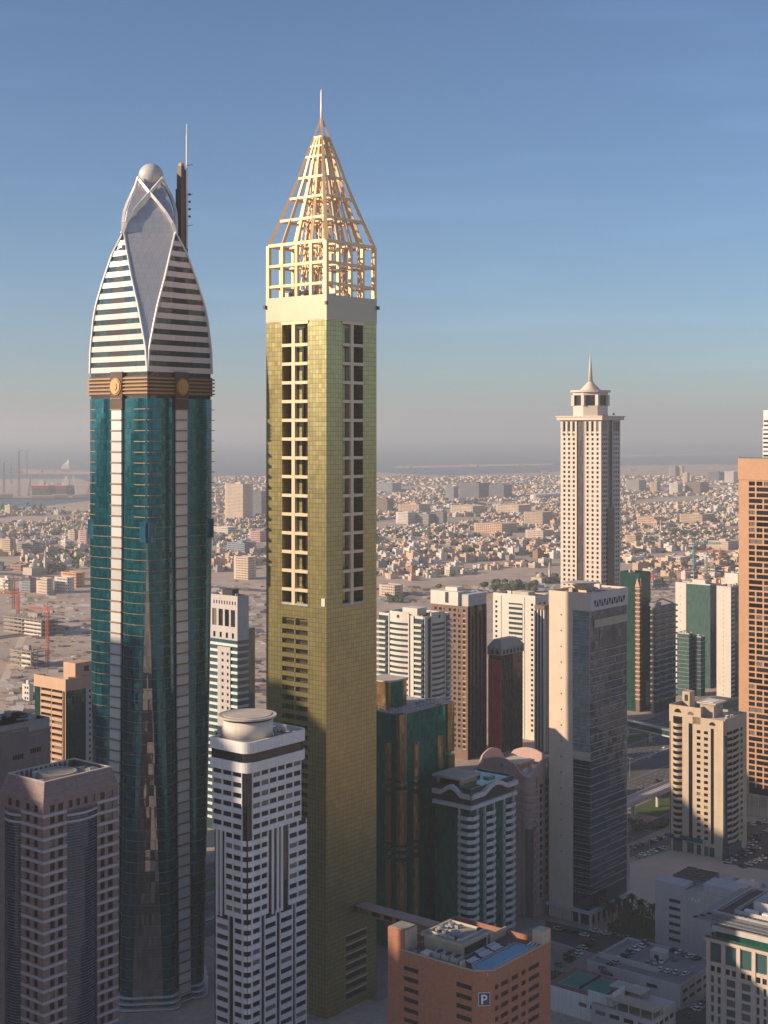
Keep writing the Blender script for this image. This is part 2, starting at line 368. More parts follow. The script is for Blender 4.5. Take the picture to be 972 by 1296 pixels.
# the highway and its service roads run along R; o is the offset across
T0, T1 = -900, 2600
def strip(name, o0, o1, z, mat, t0=T0, t1=T1, kind='structure', parent=None): return sheet(name, [RL(o0, t0), RL(o0, t1), RL(o1, t1), RL(o1, t0)], z, mat, kind, parent)
sheet('pavement', [RL(352, 430), RL(352, T1), RL(545, T1), RL(545, T0), RL(452, T0), RL(452, 430)], .02, 'paver')
hw = sheet('highway', [RL(456, T0), RL(456, 560), RL(416, 740), RL(416, T1), RL(534, T1), RL(534, T0)], .03, 'asphalt'); strip('service_road', 380, 392, .034, 'asphalt', 600)
M['grass'] = M['lawn']
def kstrip(name, o0, o1, mat, h=.14, t0=T0, t1=T1): slab(name, [RL(o1, t0), RL(o0, t0), RL(o0, t1), RL(o1, t1)], -.1, h, mat)
kstrip('verge', 393, 415, 'lawn', t0=740); kstrip('median', 470.5, 473, 'kerb', .5); kstrip('kerb', 414.6, 415.6, 'kerb', .16, t0=740); kstrip('verge', 500, 515, 'lawn', .15); kstrip('kerb', 498.6, 499.6, 'kerb', .16)
ln = MB()
for o in (425, 428.7, 432.4, 436.1, 439.8, 443.5, 477, 480.7, 484.4, 488.1, 491.8, 519, 523, 527):
    for t in range(100 if o > 458 else 740, 1300, 9): (x0, y0), (x1, y1) = RL(o, t), RL(o, t + 4); ln.bar((x0, y0, .03), (x1, y1, .03), .22, .02)
for o in (417.5, 448.5, 469, 475, 497, 516, 533):
    (x0, y0), (x1, y1) = RL(o, 0 if o > 458 else 740), RL(o, 1400); ln.bar((x0, y0, .03), (x1, y1, .03), .25, .02)
o = ln.build('lane_marking', M['line'], hw); o['kind'] = 'stuff'
# near plots
sheet('sand_lot', [gp(797, 1092), gp(850, 1076), gp(912, 1092), gp(985, 1104), gp(985, 1135), gp(880, 1135), gp(826, 1150), gp(797, 1150)], .045, 'lotsand')
sheet('car_park', [gp(915, 1093), gp(944, 1040), gp(1010, 1045), gp(1010, 1106)], .05, 'asphalt')
sheet('street', [gp(690, 1165), gp(800, 1190), gp(900, 1232), gp(900, 1250), gp(780, 1215), gp(690, 1188)], .05, 'asphalt')
sheet('plaza', [gp(690, 1192), gp(790, 1216), gp(760, 1250), gp(690, 1250)], .055, 'paver')
sheet('street', [gp(820, 1296), gp(862, 1278), gp(900, 1262), gp(900, 1330), gp(820, 1330)], .05, 'asphalt')
sheet('lane', [gp(797, 1085), gp(850, 1068), gp(850, 1058), gp(797, 1076)], .05, 'asphalt')
# haze: even pale air round everything below the sky
hz = MB().box(-46000, 46000, -46000, 46000, -3, 420).build('haze', None); hz['kind'] = 'stuff'
tag(hz, 'pale even haze over the whole city', 'haze')
hm = bpy.data.materials.new('haze_air'); hm.use_nodes = True; nt = hm.node_tree; nt.nodes.remove(nt.nodes['Principled BSDF'])
pv = nt.nodes.new('ShaderNodeVolumePrincipled'); pv.inputs['Color'].default_value = (.78, .83, .85, 1); pv.inputs['Density'].default_value = 1.0e-4
pv.inputs['Anisotropy'].default_value = .2
nt.links.new(pv.outputs[0], nt.nodes['Material Output'].inputs['Volume']); hz.data.materials.append(hm)
# ------------------------------------------------------------------ gold tower with the lattice crown
def gold_tower():
    b = B('gold_tower', 'gold glass square tower with an open lattice spire crown', 'tower', 413, 540)
    A, W = b.R(476.5), b.L(337)
    zt, zp, zn1, zn0 = 278.5, 268.9, 267.6, 157.7
    na, nb = (b.R(433.5), b.R(459.5)), (b.L(389.5), b.L(357))
    D = 4.2
    def plan(dr, dl, e=0):
        p = [(e, e)]
        if dr: p += [(na[0], e), (na[0], dr), (na[1], dr), (na[1], e)]
        p += [(A - e, e)]
        if dl: p += [(A - e, nb[0]), (A - dl, nb[0]), (A - dl, nb[1]), (A - e, nb[1])]
        p += [(A - e, W - e)]
        if dr: p += [(na[1], W - e), (na[1], W - dr), (na[0], W - dr), (na[0], W - e)]
        p += [(e, W - e)]
        if dl: p += [(e, nb[1]), (dl, nb[1]), (dl, nb[0]), (e, nb[0])]
        return p
    m = MB(); m.prism(plan(0, 1.5), 0, zn0 - 5); m.prism(plan(0, 0), zn0 - 5, zn0); m.prism(plan(D, D), zn0, zn1); m.prism(plan(0, 0), zn1, zp)
    b.add(m, 'curtain_wall', 'gold')
    b.add(MB().prism(plan(0, 0, -.12), zp + .02, zt), 'crown_band', 'cream_band')
    b.add(MB().box(-.45, .5, -.45, .5, zp - .6, zt + .1), 'corner_post', 'goldframe')
    # recessed bays: posts, cross beams every second floor, dark panes and painted post shade behind
    dz = 7.37; rows = steps(zn1 - .7, zn0 - 2, dz)
    for f, (u0, u1), uc in (('L', nb, b.L(371.5)), ('R', na, b.R(445.3))):
        b.add(MB().fb(f, uc - .85, uc + .85, zn0 + .1, zn1 + .3, -1.0, .22), 'bay_post', 'goldframe')
        b.add(MB().fb(f, u0 - .4, u1 + .4, zn1, zn1 + 1.2, -.2, .3), 'bay_lintel', 'goldframe')
        b.add(MB().fb(f, u0, u1, zn0, zn0 + .9, -.5, .08), 'bay_sill', 'metal')
        for i, z in enumerate(rows):
            if i: b.piece('cross_beam', 'goldframe', f, u0, uc - .86, z - .6, z + .6, -1.4, .12); b.piece('cross_beam', 'goldframe', f, uc + .86, u1, z - .6, z + .6, -1.4, .12)
            lo = max(z - dz + .6, zn0 + .9)
            if f == 'L':
                b.piece('bay_window_and_shade', 'gold_dark', f, uc + .9, u1 - .05, lo, z - .62, -D - .02, -D + .25)
                b.piece('bay_window_and_shade', 'gold_dark', f, uc - 2.6, uc - .9, lo, z - .62, -D - .02, -D + .25)  # dark strip stands in for the post's shadow on the gold
                b.piece('bay_mullion', 'goldframe', f, uc + 2.6, uc + 3.0, lo, z - .62, -D - .02, -D + .5)
            else:
                b.piece('bay_window_and_shade', 'gold_dark', f, u0 + .05, uc - .9, lo, z - .62, -D - .02, -D + .25)
                b.piece('bay_window_and_shade', 'gold_dark', f, uc + .9, u1 - .05, lo, z - .62, -D - .02, -D + .25)
    # lower balconies on the left face
    for i, z in enumerate(steps(zn0 - 9.6, 8, 3.7)):
        um = (nb[0] + nb[1]) / 2
        for (u0, u1) in ((nb[0] + .05, um - .35), (um + .35, nb[1] - .05)):
            b.piece('balcony', 'gold', 'L', u0, u1, z, z + 1.9, -1.3, -.08)
            b.piece('balcony_window', 'gold_dark', 'L', u0 + .3, u1 - .3, z + 1.9, z + 3.4, -1.52, -1.42)
    b.add(MB().fb('L', (nb[0] + nb[1]) / 2 - .34, (nb[0] + nb[1]) / 2 + .34, 0, zn0 - 5.01, -1.4, 0), 'balcony_divider', 'gold')
    # low balconies on the right face
    u0, u1 = b.R(438), b.R(463)
    for z in steps(b.z(1186, 10), 2, 3.7):
        b.piece('car_deck_opening', 'dark', 'R', u0, u1, z - 2.5, z - .3, -.06, .05)
        b.piece('deck_rail', 'goldframe', 'R', u0 - .2, u1 + .2, z - .25, z + .1, -.05, .4)
    b.box('vent_plate', 'white2', -.35, 0, .5, 2.3, b.z(768), b.z(758))
    # crown cage
    def cage(x, y, z): return (.7 + x * (A - 1.4), .7 + y * (W - 1.4), z)
    zl = [278.5, 283.0, 291.1, 299.3]
    cor = [(0, 0), (1, 0), (1, 1), (0, 1)]
    for j in range(4):
        (x0, y0), (x1, y1) = cor[j], cor[(j + 1) % 4]
        for i in range(4):
            f_ = i / 4; x, y = x0 + (x1 - x0) * f_, y0 + (y1 - y0) * f_
            b.add(MB().bar(cage(x, y, zl[0]), cage(x, y, zl[3]), 1.25 if i else 1.5), 'cage_column', 'crown')
        for z in zl[1:]: b.add(MB().bar(cage(x0, y0, z), cage(x1, y1, z), 1.05 if z < 299 else 1.2), 'cage_beam', 'crown')
    lv = [(299.3, 1), (309.3, .785), (318.2, .60), (326.4, .44), (334.9, .30), (339.2, .215), (343.0, .145), (350.3, .012)]
    def sp(x, y, k, z): return (A * .5 + (x - .5) * (A - 1.4) * k, W * .5 + (y - .5) * (W - 1.4) * k, z)
    for j in range(4):
        (x0, y0), (x1, y1) = cor[j], cor[(j + 1) % 4]
        for i in range(4):
            f_ = i / 4; x, y = x0 + (x1 - x0) * f_, y0 + (y1 - y0) * f_; m = MB()
            for n, ((za, ka), (zb, kb)) in enumerate(zip(lv, lv[1:])):
                if i and zb > 345: continue
                t = (1.35 if not i else 1.1) * (1 - .08 * n); m.bar(sp(x, y, ka, za), sp(x, y, kb, zb), t)
            b.add(m, 'spire_rib', 'crown')
        for n, (z, k) in enumerate(lv[1:-1]): b.add(MB().bar(sp(x0, y0, k, z), sp(x1, y1, k, z), 1.0 - .08 * n), 'ring_beam', 'crown')
    # inner trestle towers seen through the cage
    for i, (x, y) in enumerate([(.3, .3), (.7, .3), (.7, .7), (.3, .7)]):
        m = MB()
        for (dx, dy) in [(-1, -1), (1, -1), (1, 1), (-1, 1)]:
            m.bar((x*A + dx*1.5, y*W + dy*1.5, 278.5), (x*A*.45 + A*.275 + dx*.7, y*W*.45 + W*.275 + dy*.7, 326), .34)
        z = 279
        while z < 322:
            k = lambda zz: 1 - .55 * (zz - 278.5) / 47.5
            c0 = (A*.5 + (x-.5)*A*k(z), W*.5 + (y-.5)*W*k(z)); c1 = (A*.5 + (x-.5)*A*k(z+4), W*.5 + (y-.5)*W*k(z+4))
            for dx, dy in ((1, 0), (0, 1)):
                for sg in (-1, 1):
                    m.bar((c0[0] + (sg if dy else -1)*1.3, c0[1] + (sg if dx else -1)*1.3, z), (c1[0] + (sg if dy else 1)*1.3, c1[1] + (sg if dx else 1)*1.3, z + 4), .18)
            z += 4
        b.add(m, 'trestle', 'crown')
    for n, (z, k) in enumerate([(291.1, .98), (299.3, .98), (309.3, .72), (318.2, .53)]):
        m = MB()
        for q in (.33, .67): m.bar(sp(q, 0, k, z), sp(q, 1, k, z), .6); m.bar(sp(0, q, k, z), sp(1, q, k, z), .6)
        b.add(m, 'floor_grille', 'crown')
    m = MB()
    r = random.Random(3)
    for i in range(9):
        u, v = r.uniform(3, A - 6), r.uniform(3, W - 6); m.box(u, u + 3, v, v + 3, zt, zt + r.uniform(1.5, 3.4))
    b.add(m, 'plant_unit', 'metal', stuff=True)
    b.add(MB().cyl(A/2, W/2, 347.5, 361.4, .62, .5, 12).cyl(A/2, W/2, 361.4, 362.4, .5, .12, 12), 'mast', 'spire', True)
    for (x, y) in ((-.5, W + .3), (A + .3, -.5), (-.2, -.2)): b.box('warning_lamp', 'brownband', x - .5, x + .5, y - .5, y + .5, zp + 5.5, zp + 6.9)
    b.done()
gold_tower()

# ------------------------------------------------------------------ teal tower with the tulip crown and ball
def tulip_tower():
    b = B('tulip_tower', 'teal glass tower with a striped silver tulip crown and white ball', 'tower', 186.5, 545)
    W = 34.4; k = .3062; cx = cy_ = W / 2
    zs = 238.6; n_l = 7
    def edge(cut):                                   # plan offsets along one face from its first corner to its last
        half = .5 * W; s0 = .09 * W; pts = []
        for i in range(n_l + 1):
            u = cut + (half - s0 - cut) * i / n_l; pts.append((u, 1.5 * math.sin(math.pi * i / n_l) ** .8 if 0 < i < n_l else 0))
        pts += [(half - s0 + .02, -.9), (half + s0 - .02, -.9)]
        for i in range(n_l + 1):
            u = half + s0 + (half - s0 - cut) * i / n_l; pts.append((u, 1.5 * math.sin(math.pi * i / n_l) ** .8 if 0 < i < n_l else 0))
        return pts
    def ring(z, g=0.0):
        cut = 0.02 + max(0, (183 - z) / 183) * 7.8; e = edge(cut); p = []
        sc_ = 1 + .12 * max(0, (183 - z) / 183)
        for u, q in e: p.append((u, -q - g, z))
        for u, q in e: p.append((W + q + g, u, z))
        for u, q in e: p.append((W - u, W + q + g, z))
        for u, q in e: p.append((-q - g, W - u, z))
        return [(W/2 + (x - W/2) * sc_, W/2 + (y - W/2) * sc_, zz) for x, y, zz in p]
    zf = [zs - 4.2 * i for i in range(57)]
    b.add(MB().loft([ring(z) for z in [0] + sorted(zf)]), 'curtain_wall', 'teal')
    s0 = .09 * W; bo = lambda z: round(.06 * W * max(0, (183 - z) / 183), 1)
    for i, z in enumerate(zf[:-1]):
        for f in 'LR': b.piece('silver_panel', 'strip', f, W/2 - s0 + .1, W/2 + s0 - .1, z - 4.0, z - .25, .25 + bo(z - 4), .95 + bo(z))
        r0, r1 = ring(z, .16), ring(z, -.3)
        m = MB(); nn = len(r0)
        if z < 192:
            v0 = [(p[0], p[1], z - .08) for p in r0]; v1 = [(p[0], p[1], z + .08) for p in r0]
            m.loft([v0, v1], True); b.add(m, 'ledge', 'bronze')
        if i and 192 <= z:
            m.fb('L', -.6, 6.2, z - .13, z + .13, -.4, 1.5); m.fb('R', -.6, 5.8, z - .13, z + .13, -.4, 1.5); b.add(m, 'corner_fin', 'bronze')
            m = MB().fb('L', W - 5, W + .5, z - .13, z + .13, -.4, 1.3); b.add(m, 'corner_fin', 'bronze')
            m = MB().fb('R', W - 5, W + .5, z - .13, z + .13, -.4, 1.3); b.add(m, 'corner_fin', 'bronze')
        for f in 'LR': b.piece('sill_bar', 'bronze', f, W/2 - s0 - .2, W/2 + s0 + .2, z - .2, z + .1, .3 + bo(z), 1.5 + bo(z))
    for (u0, u1, f) in ((-.1, 7.2, 'L'), (W - 4.6, W + .1, 'L'), (-.1, 7.2, 'R'), (W - 4.6, W + .1, 'R')):
        b.add(MB().fb(f, u0, u1, 182.6, 190.4, .2, 1.1), 'blue_glass_box', 'bluepanel')
    # tapering facets cut into the lower corners
    for j in range(4):
        rows_ = []
        for z in [182] + [z for z in zf if z < 180] + [0]:
            rr = ring(z, .0); q = len(rr) // 4; pa, pb_ = Vector(rr[(j * q - 1) % len(rr)]), Vector(rr[j * q]); n = Vector((pa.x + pb_.x - W, pa.y + pb_.y - W, 0)).normalized()
            rows_.append([pa + n * .1, pb_ + n * .1, pb_ - n * .2, pa - n * .2])
        b.add(MB().loft(rows_[::-1]), 'corner_facet', 'facet')
    for z, g_ in ((0, 2.2), (2.2, 1.6), (4.4, 1.0)):
        rr = ring(z, g_); b.add(MB().loft([[(p[0], p[1], z + e) for p in rr] for e in (.4, 1.0)]), 'base_canopy', 'lavender')
    # gold band with medallions
    zb = 249.0
    b.add(MB().box(.3, W - .3, .3, W - .3, zs, zb), 'band_core', 'dglass')
    for i in range(5):
        z = 240.4 + 1.45 * i
        b.add(MB().band([(-.9, -.9), (W + .9, -.9), (W + .9, W + .9), (-.9, W + .9)], z, z + .62, 1.1, True), 'gold_rail', 'bronze')
    b.add(MB().band([(-.2, -.2), (W + .2, -.2), (W + .2, W + .2), (-.2, W + .2)], 239.8, 247.4, .4, True), 'rail_backing', 'brownband')
    for f in 'LR':
        plate = b.add(MB().fb(f, W/2 - 3.6, W/2 + 3.6, 234.2, 249.2, .2, 1.1), 'medallion_plate', 'brownband')
        def disc(r, h0, h1):
            m = MB(); p = arc(0, 0, r, 0, 345, 23); k_ = 24
            R_ = [[((-h if f == 'L' else W/2 + x), (W/2 + x if f == 'L' else -h), 243.4 + y * 1.05) for x, y in p] for h in (h0, h1)]
            return m.loft(R_)
        b.add(disc(3.3, 1.1, 1.5), 'medallion_rim', 'bronze'); md = b.add(disc(2.7, 1.5, 1.8), 'medallion', 'goldleaf'); b.add(disc(1.4, 1.8, 2.1), 'medallion_boss', 'goldleaf', parent=md)
    # tulip crown: octagon whose corner shields widen as it rises; a = shield apothem, s = face apothem (metres)
    tab = [(zb, 24.2, 17.12), (258, 23.9, 17.3), (270.4, 22.5, 17.9), (276.5, 21.3, 17.9), (285.7, 18.4, 17.4), (296.4, 14.6, 16.2), (304.7, 10.2, 14.2)]
    ta = [(z, a) for z, a, s in tab]; ts = [(z, s) for z, a, s in tab]
    q2 = math.sqrt(.5)
    def octo(z, g=0.):
        a, s = lerp(ta, z) + g, lerp(ts, z) + g; hw = max(.02, math.sqrt(2) * s - a); hf = max(.02, math.sqrt(2) * a - s)
        return a, s, hw, hf
    def face_pts(j, z, g=0., inset=0.):               # j-th striped face: its two ends, seen from outside left to right
        a, s, hw, hf = octo(z, g); hf = max(.05, hf - inset); th = math.radians(-90 + 90 * j); n = (math.cos(th), math.sin(th)); t = (-n[1], n[0])
        return [(cx + n[0]*s + t[0]*u*hf, cy_ + n[1]*s + t[1]*u*hf, z) for u in (-1, -.06, .06, 1)]
    def shield_pts(j, z, g=0.):
        a, s, hw, hf = octo(z, g); th = math.radians(-135 + 90 * j); n = (math.cos(th), math.sin(th)); t = (-n[1], n[0])
        return [(cx + n[0]*a + t[0]*u*hw, cy_ + n[1]*a + t[1]*u*hw, z) for u in (-1, 1)]
    zz = [zb + (304.7 - zb) * i / 26 for i in range(27)]
    core = MB(); core.loft([[p for j in range(4) for p in (shield_pts(j, z, -.55) + face_pts(j, z, -.55)[1:3])] for z in zz]); b.add(core, 'crown_core', 'dark')
    fl = 4.2
    for i in range(13):
        z0 = zb + fl * i
        for j in range(4):
            for nm, mt, za, zc, g in (('crown_spandrel', 'lavender', z0, z0 + 2.15, .12), ('crown_window', 'tealwin', z0 + 2.15, min(z0 + fl, 304), -.25)):
                A0, A1 = face_pts(j, za, g, .3), face_pts(j, zc, g, .3); B0, B1 = face_pts(j, za, g - .8, .3), face_pts(j, zc, g - .8, .3)
                f_ = .45 if nm == 'crown_spandrel' else .45
                mid = lambda P: [P[0], ((P[1][0]+P[2][0])/2 * (1 - f_/17) + cx * f_/17, (P[1][1]+P[2][1])/2 * (1 - f_/17) + cy_ * f_/17, P[1][2]), P[3]]
                A0, A1, B0, B1 = mid(A0), mid(A1), mid(B0), mid(B1); m = MB()
                m.loft([A0 + B0[::-1], A1 + B1[::-1]]); b.add(m, nm, mt)
    for j in range(4):
        m = MB(); m.loft([shield_pts(j, z, .1) + shield_pts(j, z, -.6)[::-1] for z in zz]); b.add(m, 'shield', 'silver')
        for e in (0, 1): b.add(MB().tube([shield_pts(j, z, .25)[e] for z in zz], .62), 'shield_rib', 'silverrib')
    # hood above the shields, square turned to face along the diagonals
    hood = [(304.7, 10.0), (309, 9.85), (313.5, 9.1), (318.5, 7.6), (321.5, 6.2), (324.5, 4.4), (326.5, 3.2)]
    ht = [(z, a) for z, a in hood]
    def hp(j, u, z, g=0.):
        a = lerp(ht, z) + g; th = math.radians(-135 + 90 * j); n = (math.cos(th), math.sin(th)); t = (-n[1], n[0])
        return (cx + n[0]*a + t[0]*u*a, cy_ + n[1]*a + t[1]*u*a, z)
    m = MB(); m.loft([[hp(j, u, z) for j in range(4) for u in (-.97, 0, .97)] for z, a in hood]); b.add(m, 'hood', 'silver')
    for j in range(4):
        for sg in (-1, 1):
            pts = [hp(j, sg * u, z, g) for u, z, g in ((1.0, 304.3, .5), (.86, 308.5, .7), (.62, 313, 1.0), (.33, 317.3, 1.2), (0, 321.0, 1.4), (-.45, 324.5, 1.5), (-1.1, 327.6, 1.4))]
            b.add(MB().tube(pts, 1.15), 'arch_rib', 'silverrib')
        m = MB(); m.v = [hp(j, -.98, 304.8, .35), hp(j, .98, 304.8, .35), hp(j, 0, 320.6, 1.1), hp(j, -.98, 304.8, .1), hp(j, .98, 304.8, .1), hp(j, 0, 320.6, .3)]
        b.add(MB().ico(*hp(j, -1.04, 304.6, .4), .75), 'corner_lamp', 'silverrib', True)
    b.add(MB().cyl(cx, cy_, 325, 327.6, 3.4, 3.0, 12), 'ball_seat', 'silver')
    bm = bmesh.new(); bmesh.ops.create_uvsphere(bm, u_segments=28, v_segments=16, radius=5.05)
    me = bpy.data.meshes.new('ball'); bm.to_mesh(me); bm.free(); me.polygons.foreach_set('use_smooth', [True]*len(me.polygons))
    me.materials.append(mk('ball_cladding', (.56, .56, .55), .45, .0, .05, .3, (1.9, 30), .08, .2, .05)); link('ball', me, b.o, (cx, cy_, 329.0))
    # brown mast slab behind the right shield
    x, y = cx + 9.0, cy_ - 8.0
    m = MB().box(x - 1.6, x + 2.2, y - 1.6, y + 1.6, 296, 324).box(x - 1.2, x + 1.6, y - 1.3, y + 1.3, 324, 332).box(x - .9, x + .9, y - 1, y + 1, 332, 333.4)
    b.add(m, 'mast_slab', 'brownband'); b.add(MB().box(x - .7, x + .8, y - .8, y + .8, 333.4, 334.6), 'mast_head', 'orange')
    b.add(MB().cyl(x + 1.3, y - 1.9, 300, 346, .42, .34, 8).cyl(x + 1.3, y - 1.9, 346, 350.5, .25, .2, 8), 'mast_pole', 'silverrib')
    for z in (313, 316, 319, 322): b.add(MB().ico(x + 2.4, y - 2.4, z, .6), 'dish', 'dark')
    for z in (309, 321.5, 333.5): b.add(MB().bar((x + 1, y - 2, z), (x + 3.2, y - 3.4, z + .6), .2), 'antenna_arm', 'dark')
    b.done()
tulip_tower()

# ------------------------------------------------------------------ pink granite tower
def granite_tower():
    b = B('granite_tower', 'pink granite tower with grey bands, curved blue glass bays and rooftop helipad', 'tower', 55, 433)
    A, W = b.R(149.5), 22.0
    zt, zr = 117.0, 111.4
    fh = 3.6; zb = [107.1 - fh * i for i in range(30)]
    ra, rb = (b.R(84.5), b.R(123)), (11.2, 19.6)
    b.box('core', 'granite', .5, A, .5, W, 0, zr)
    wall = MB()
    cR = [(b.R(63.5), b.R(69.2)), (b.R(73.6), b.R(80))]; cR2 = [(b.R(127), b.R(132.6)), (b.R(136.8), b.R(143))]
    cL = [(2.9, 4.9), (6.9, 8.9)]
    rows = [z + .7 for z in zb if z > 0]
    b.punched(wall, 'R', .5, ra[0], 0, zr, cR, rows, 2.2, .5); b.punched(wall, 'R', ra[1], A, 0, zr, cR2, rows, 2.2, .5)
    b.punched(wall, 'L', 0, rb[0], 0, zr, cL, rows, 2.2, .5); wall.fb('L', rb[1], W, 0, zr, -.5, 0)
    top = [(ra[0] + (ra[1] - ra[0]) * (i + .25) / 4, ra[0] + (ra[1] - ra[0]) * (i + .75) / 4) for i in range(4)]
    b.punched(wall, 'R', ra[0], ra[1], 106.9, zr, top, [107.9], 2.2, .5)
    b.punched(wall, 'L', rb[0], rb[1], 106.9, zr, [(rb[0] + .8, rb[0] + 2.8), (rb[0] + 4.8, rb[0] + 6.8)], [107.9], 2.2, .5)
    b.add(wall, 'wall', 'granite')
    for z in zb:
        if z < 1: break
        b.add(MB().band([(-.14, rb[0]), (-.14, -.14), (ra[0], -.14)], z - .5, z + .4, .4), 'stone_band', 'granite_band')
        b.piece('stone_band', 'granite_band', 'R', ra[1], A + .1, z - .5, z + .4, -.26, .14)
    # curved glass bays with fine fins
    pr = [(ra[0] + (ra[1] - ra[0]) * i / 8, .2 - 1.5 * math.sin(math.pi * i / 8)) for i in range(9)]
    pl = [(.2 - 1.3 * math.sin(math.pi * i / 8), rb[1] - (rb[1] - rb[0]) * i / 8) for i in range(9)]
    for p, n in ((pr, 0), (pl, 1)):
        b.add(MB().band(p, 0, 105.2, .5), 'glass_bay', 'bluebay')
        o = lambda q, g: [(x, y - g * (1 - n)) if not n else (x - g, y) for x, y in q]
        m = MB()
        for z in steps(104.6, .5, .9): m.band(o(p, .12), z - .05, z + .05, .3)
        b.add(m, 'bay_fin', 'fin', stuff=True)
        for z in (103.2, 105.3): b.add(MB().band(o(p, .35), z, z + .7, .9), 'bay_rail', 'granite_band')
    # sloping parapet and roof
    i_ = 1.6
    b.add(MB().loft([[(-.1, -.1, zr), (A + .1, -.1, zr), (A + .1, W + .1, zr), (-.1, W + .1, zr)], [(i_, i_, zt), (A - i_, i_, zt), (A - i_, W - i_, zt), (i_, W - i_, zt)]], False), 'mansard', 'granite')
    b.add(MB().band([(i_, i_), (A - i_, i_), (A - i_, W - i_), (i_, W - i_)], zt - .1, zt + .25, 1.0, True), 'coping', 'roof_pale')
    b.box('roof_deck', 'roof_pale', i_, A - i_, i_, W - i_, zt - 3.0, zt - 2.4)
    pad = b.add(MB().cyl(A*.5, W*.55, zt - 2.4, zt - .4, 6.2, 6.2, 32), 'helipad', 'roof')
    b.add(MB().band(arc(A*.5, W*.55, 5.9, 0, 348, 29), zt - .4, zt - .33, .5, True), 'helipad_ring', 'roof_pale', parent=pad)
    r = random.Random(5)
    for i in range(16):
        u, v = r.choice([(r.uniform(3, A - 6), r.choice([2.8, W - 5.5])), (r.choice([2.8, A - 6]), r.uniform(3, W - 6))])
        b.box('roof_unit', r.choice(['metal', 'roof_pale', 'white2']), u, u + r.uniform(1.5, 4), v, v + r.uniform(1, 2.4), zt - 2.4, zt - r.uniform(.2, 1.4))
    for i in range(12): b.box('cable_tray', 'roof_pale', 3 + i * 1.9, 3.3 + i * 1.9, W - 3.4, W - 1.8, zt - 2.4, zt + .1)
    b.done()
granite_tower()

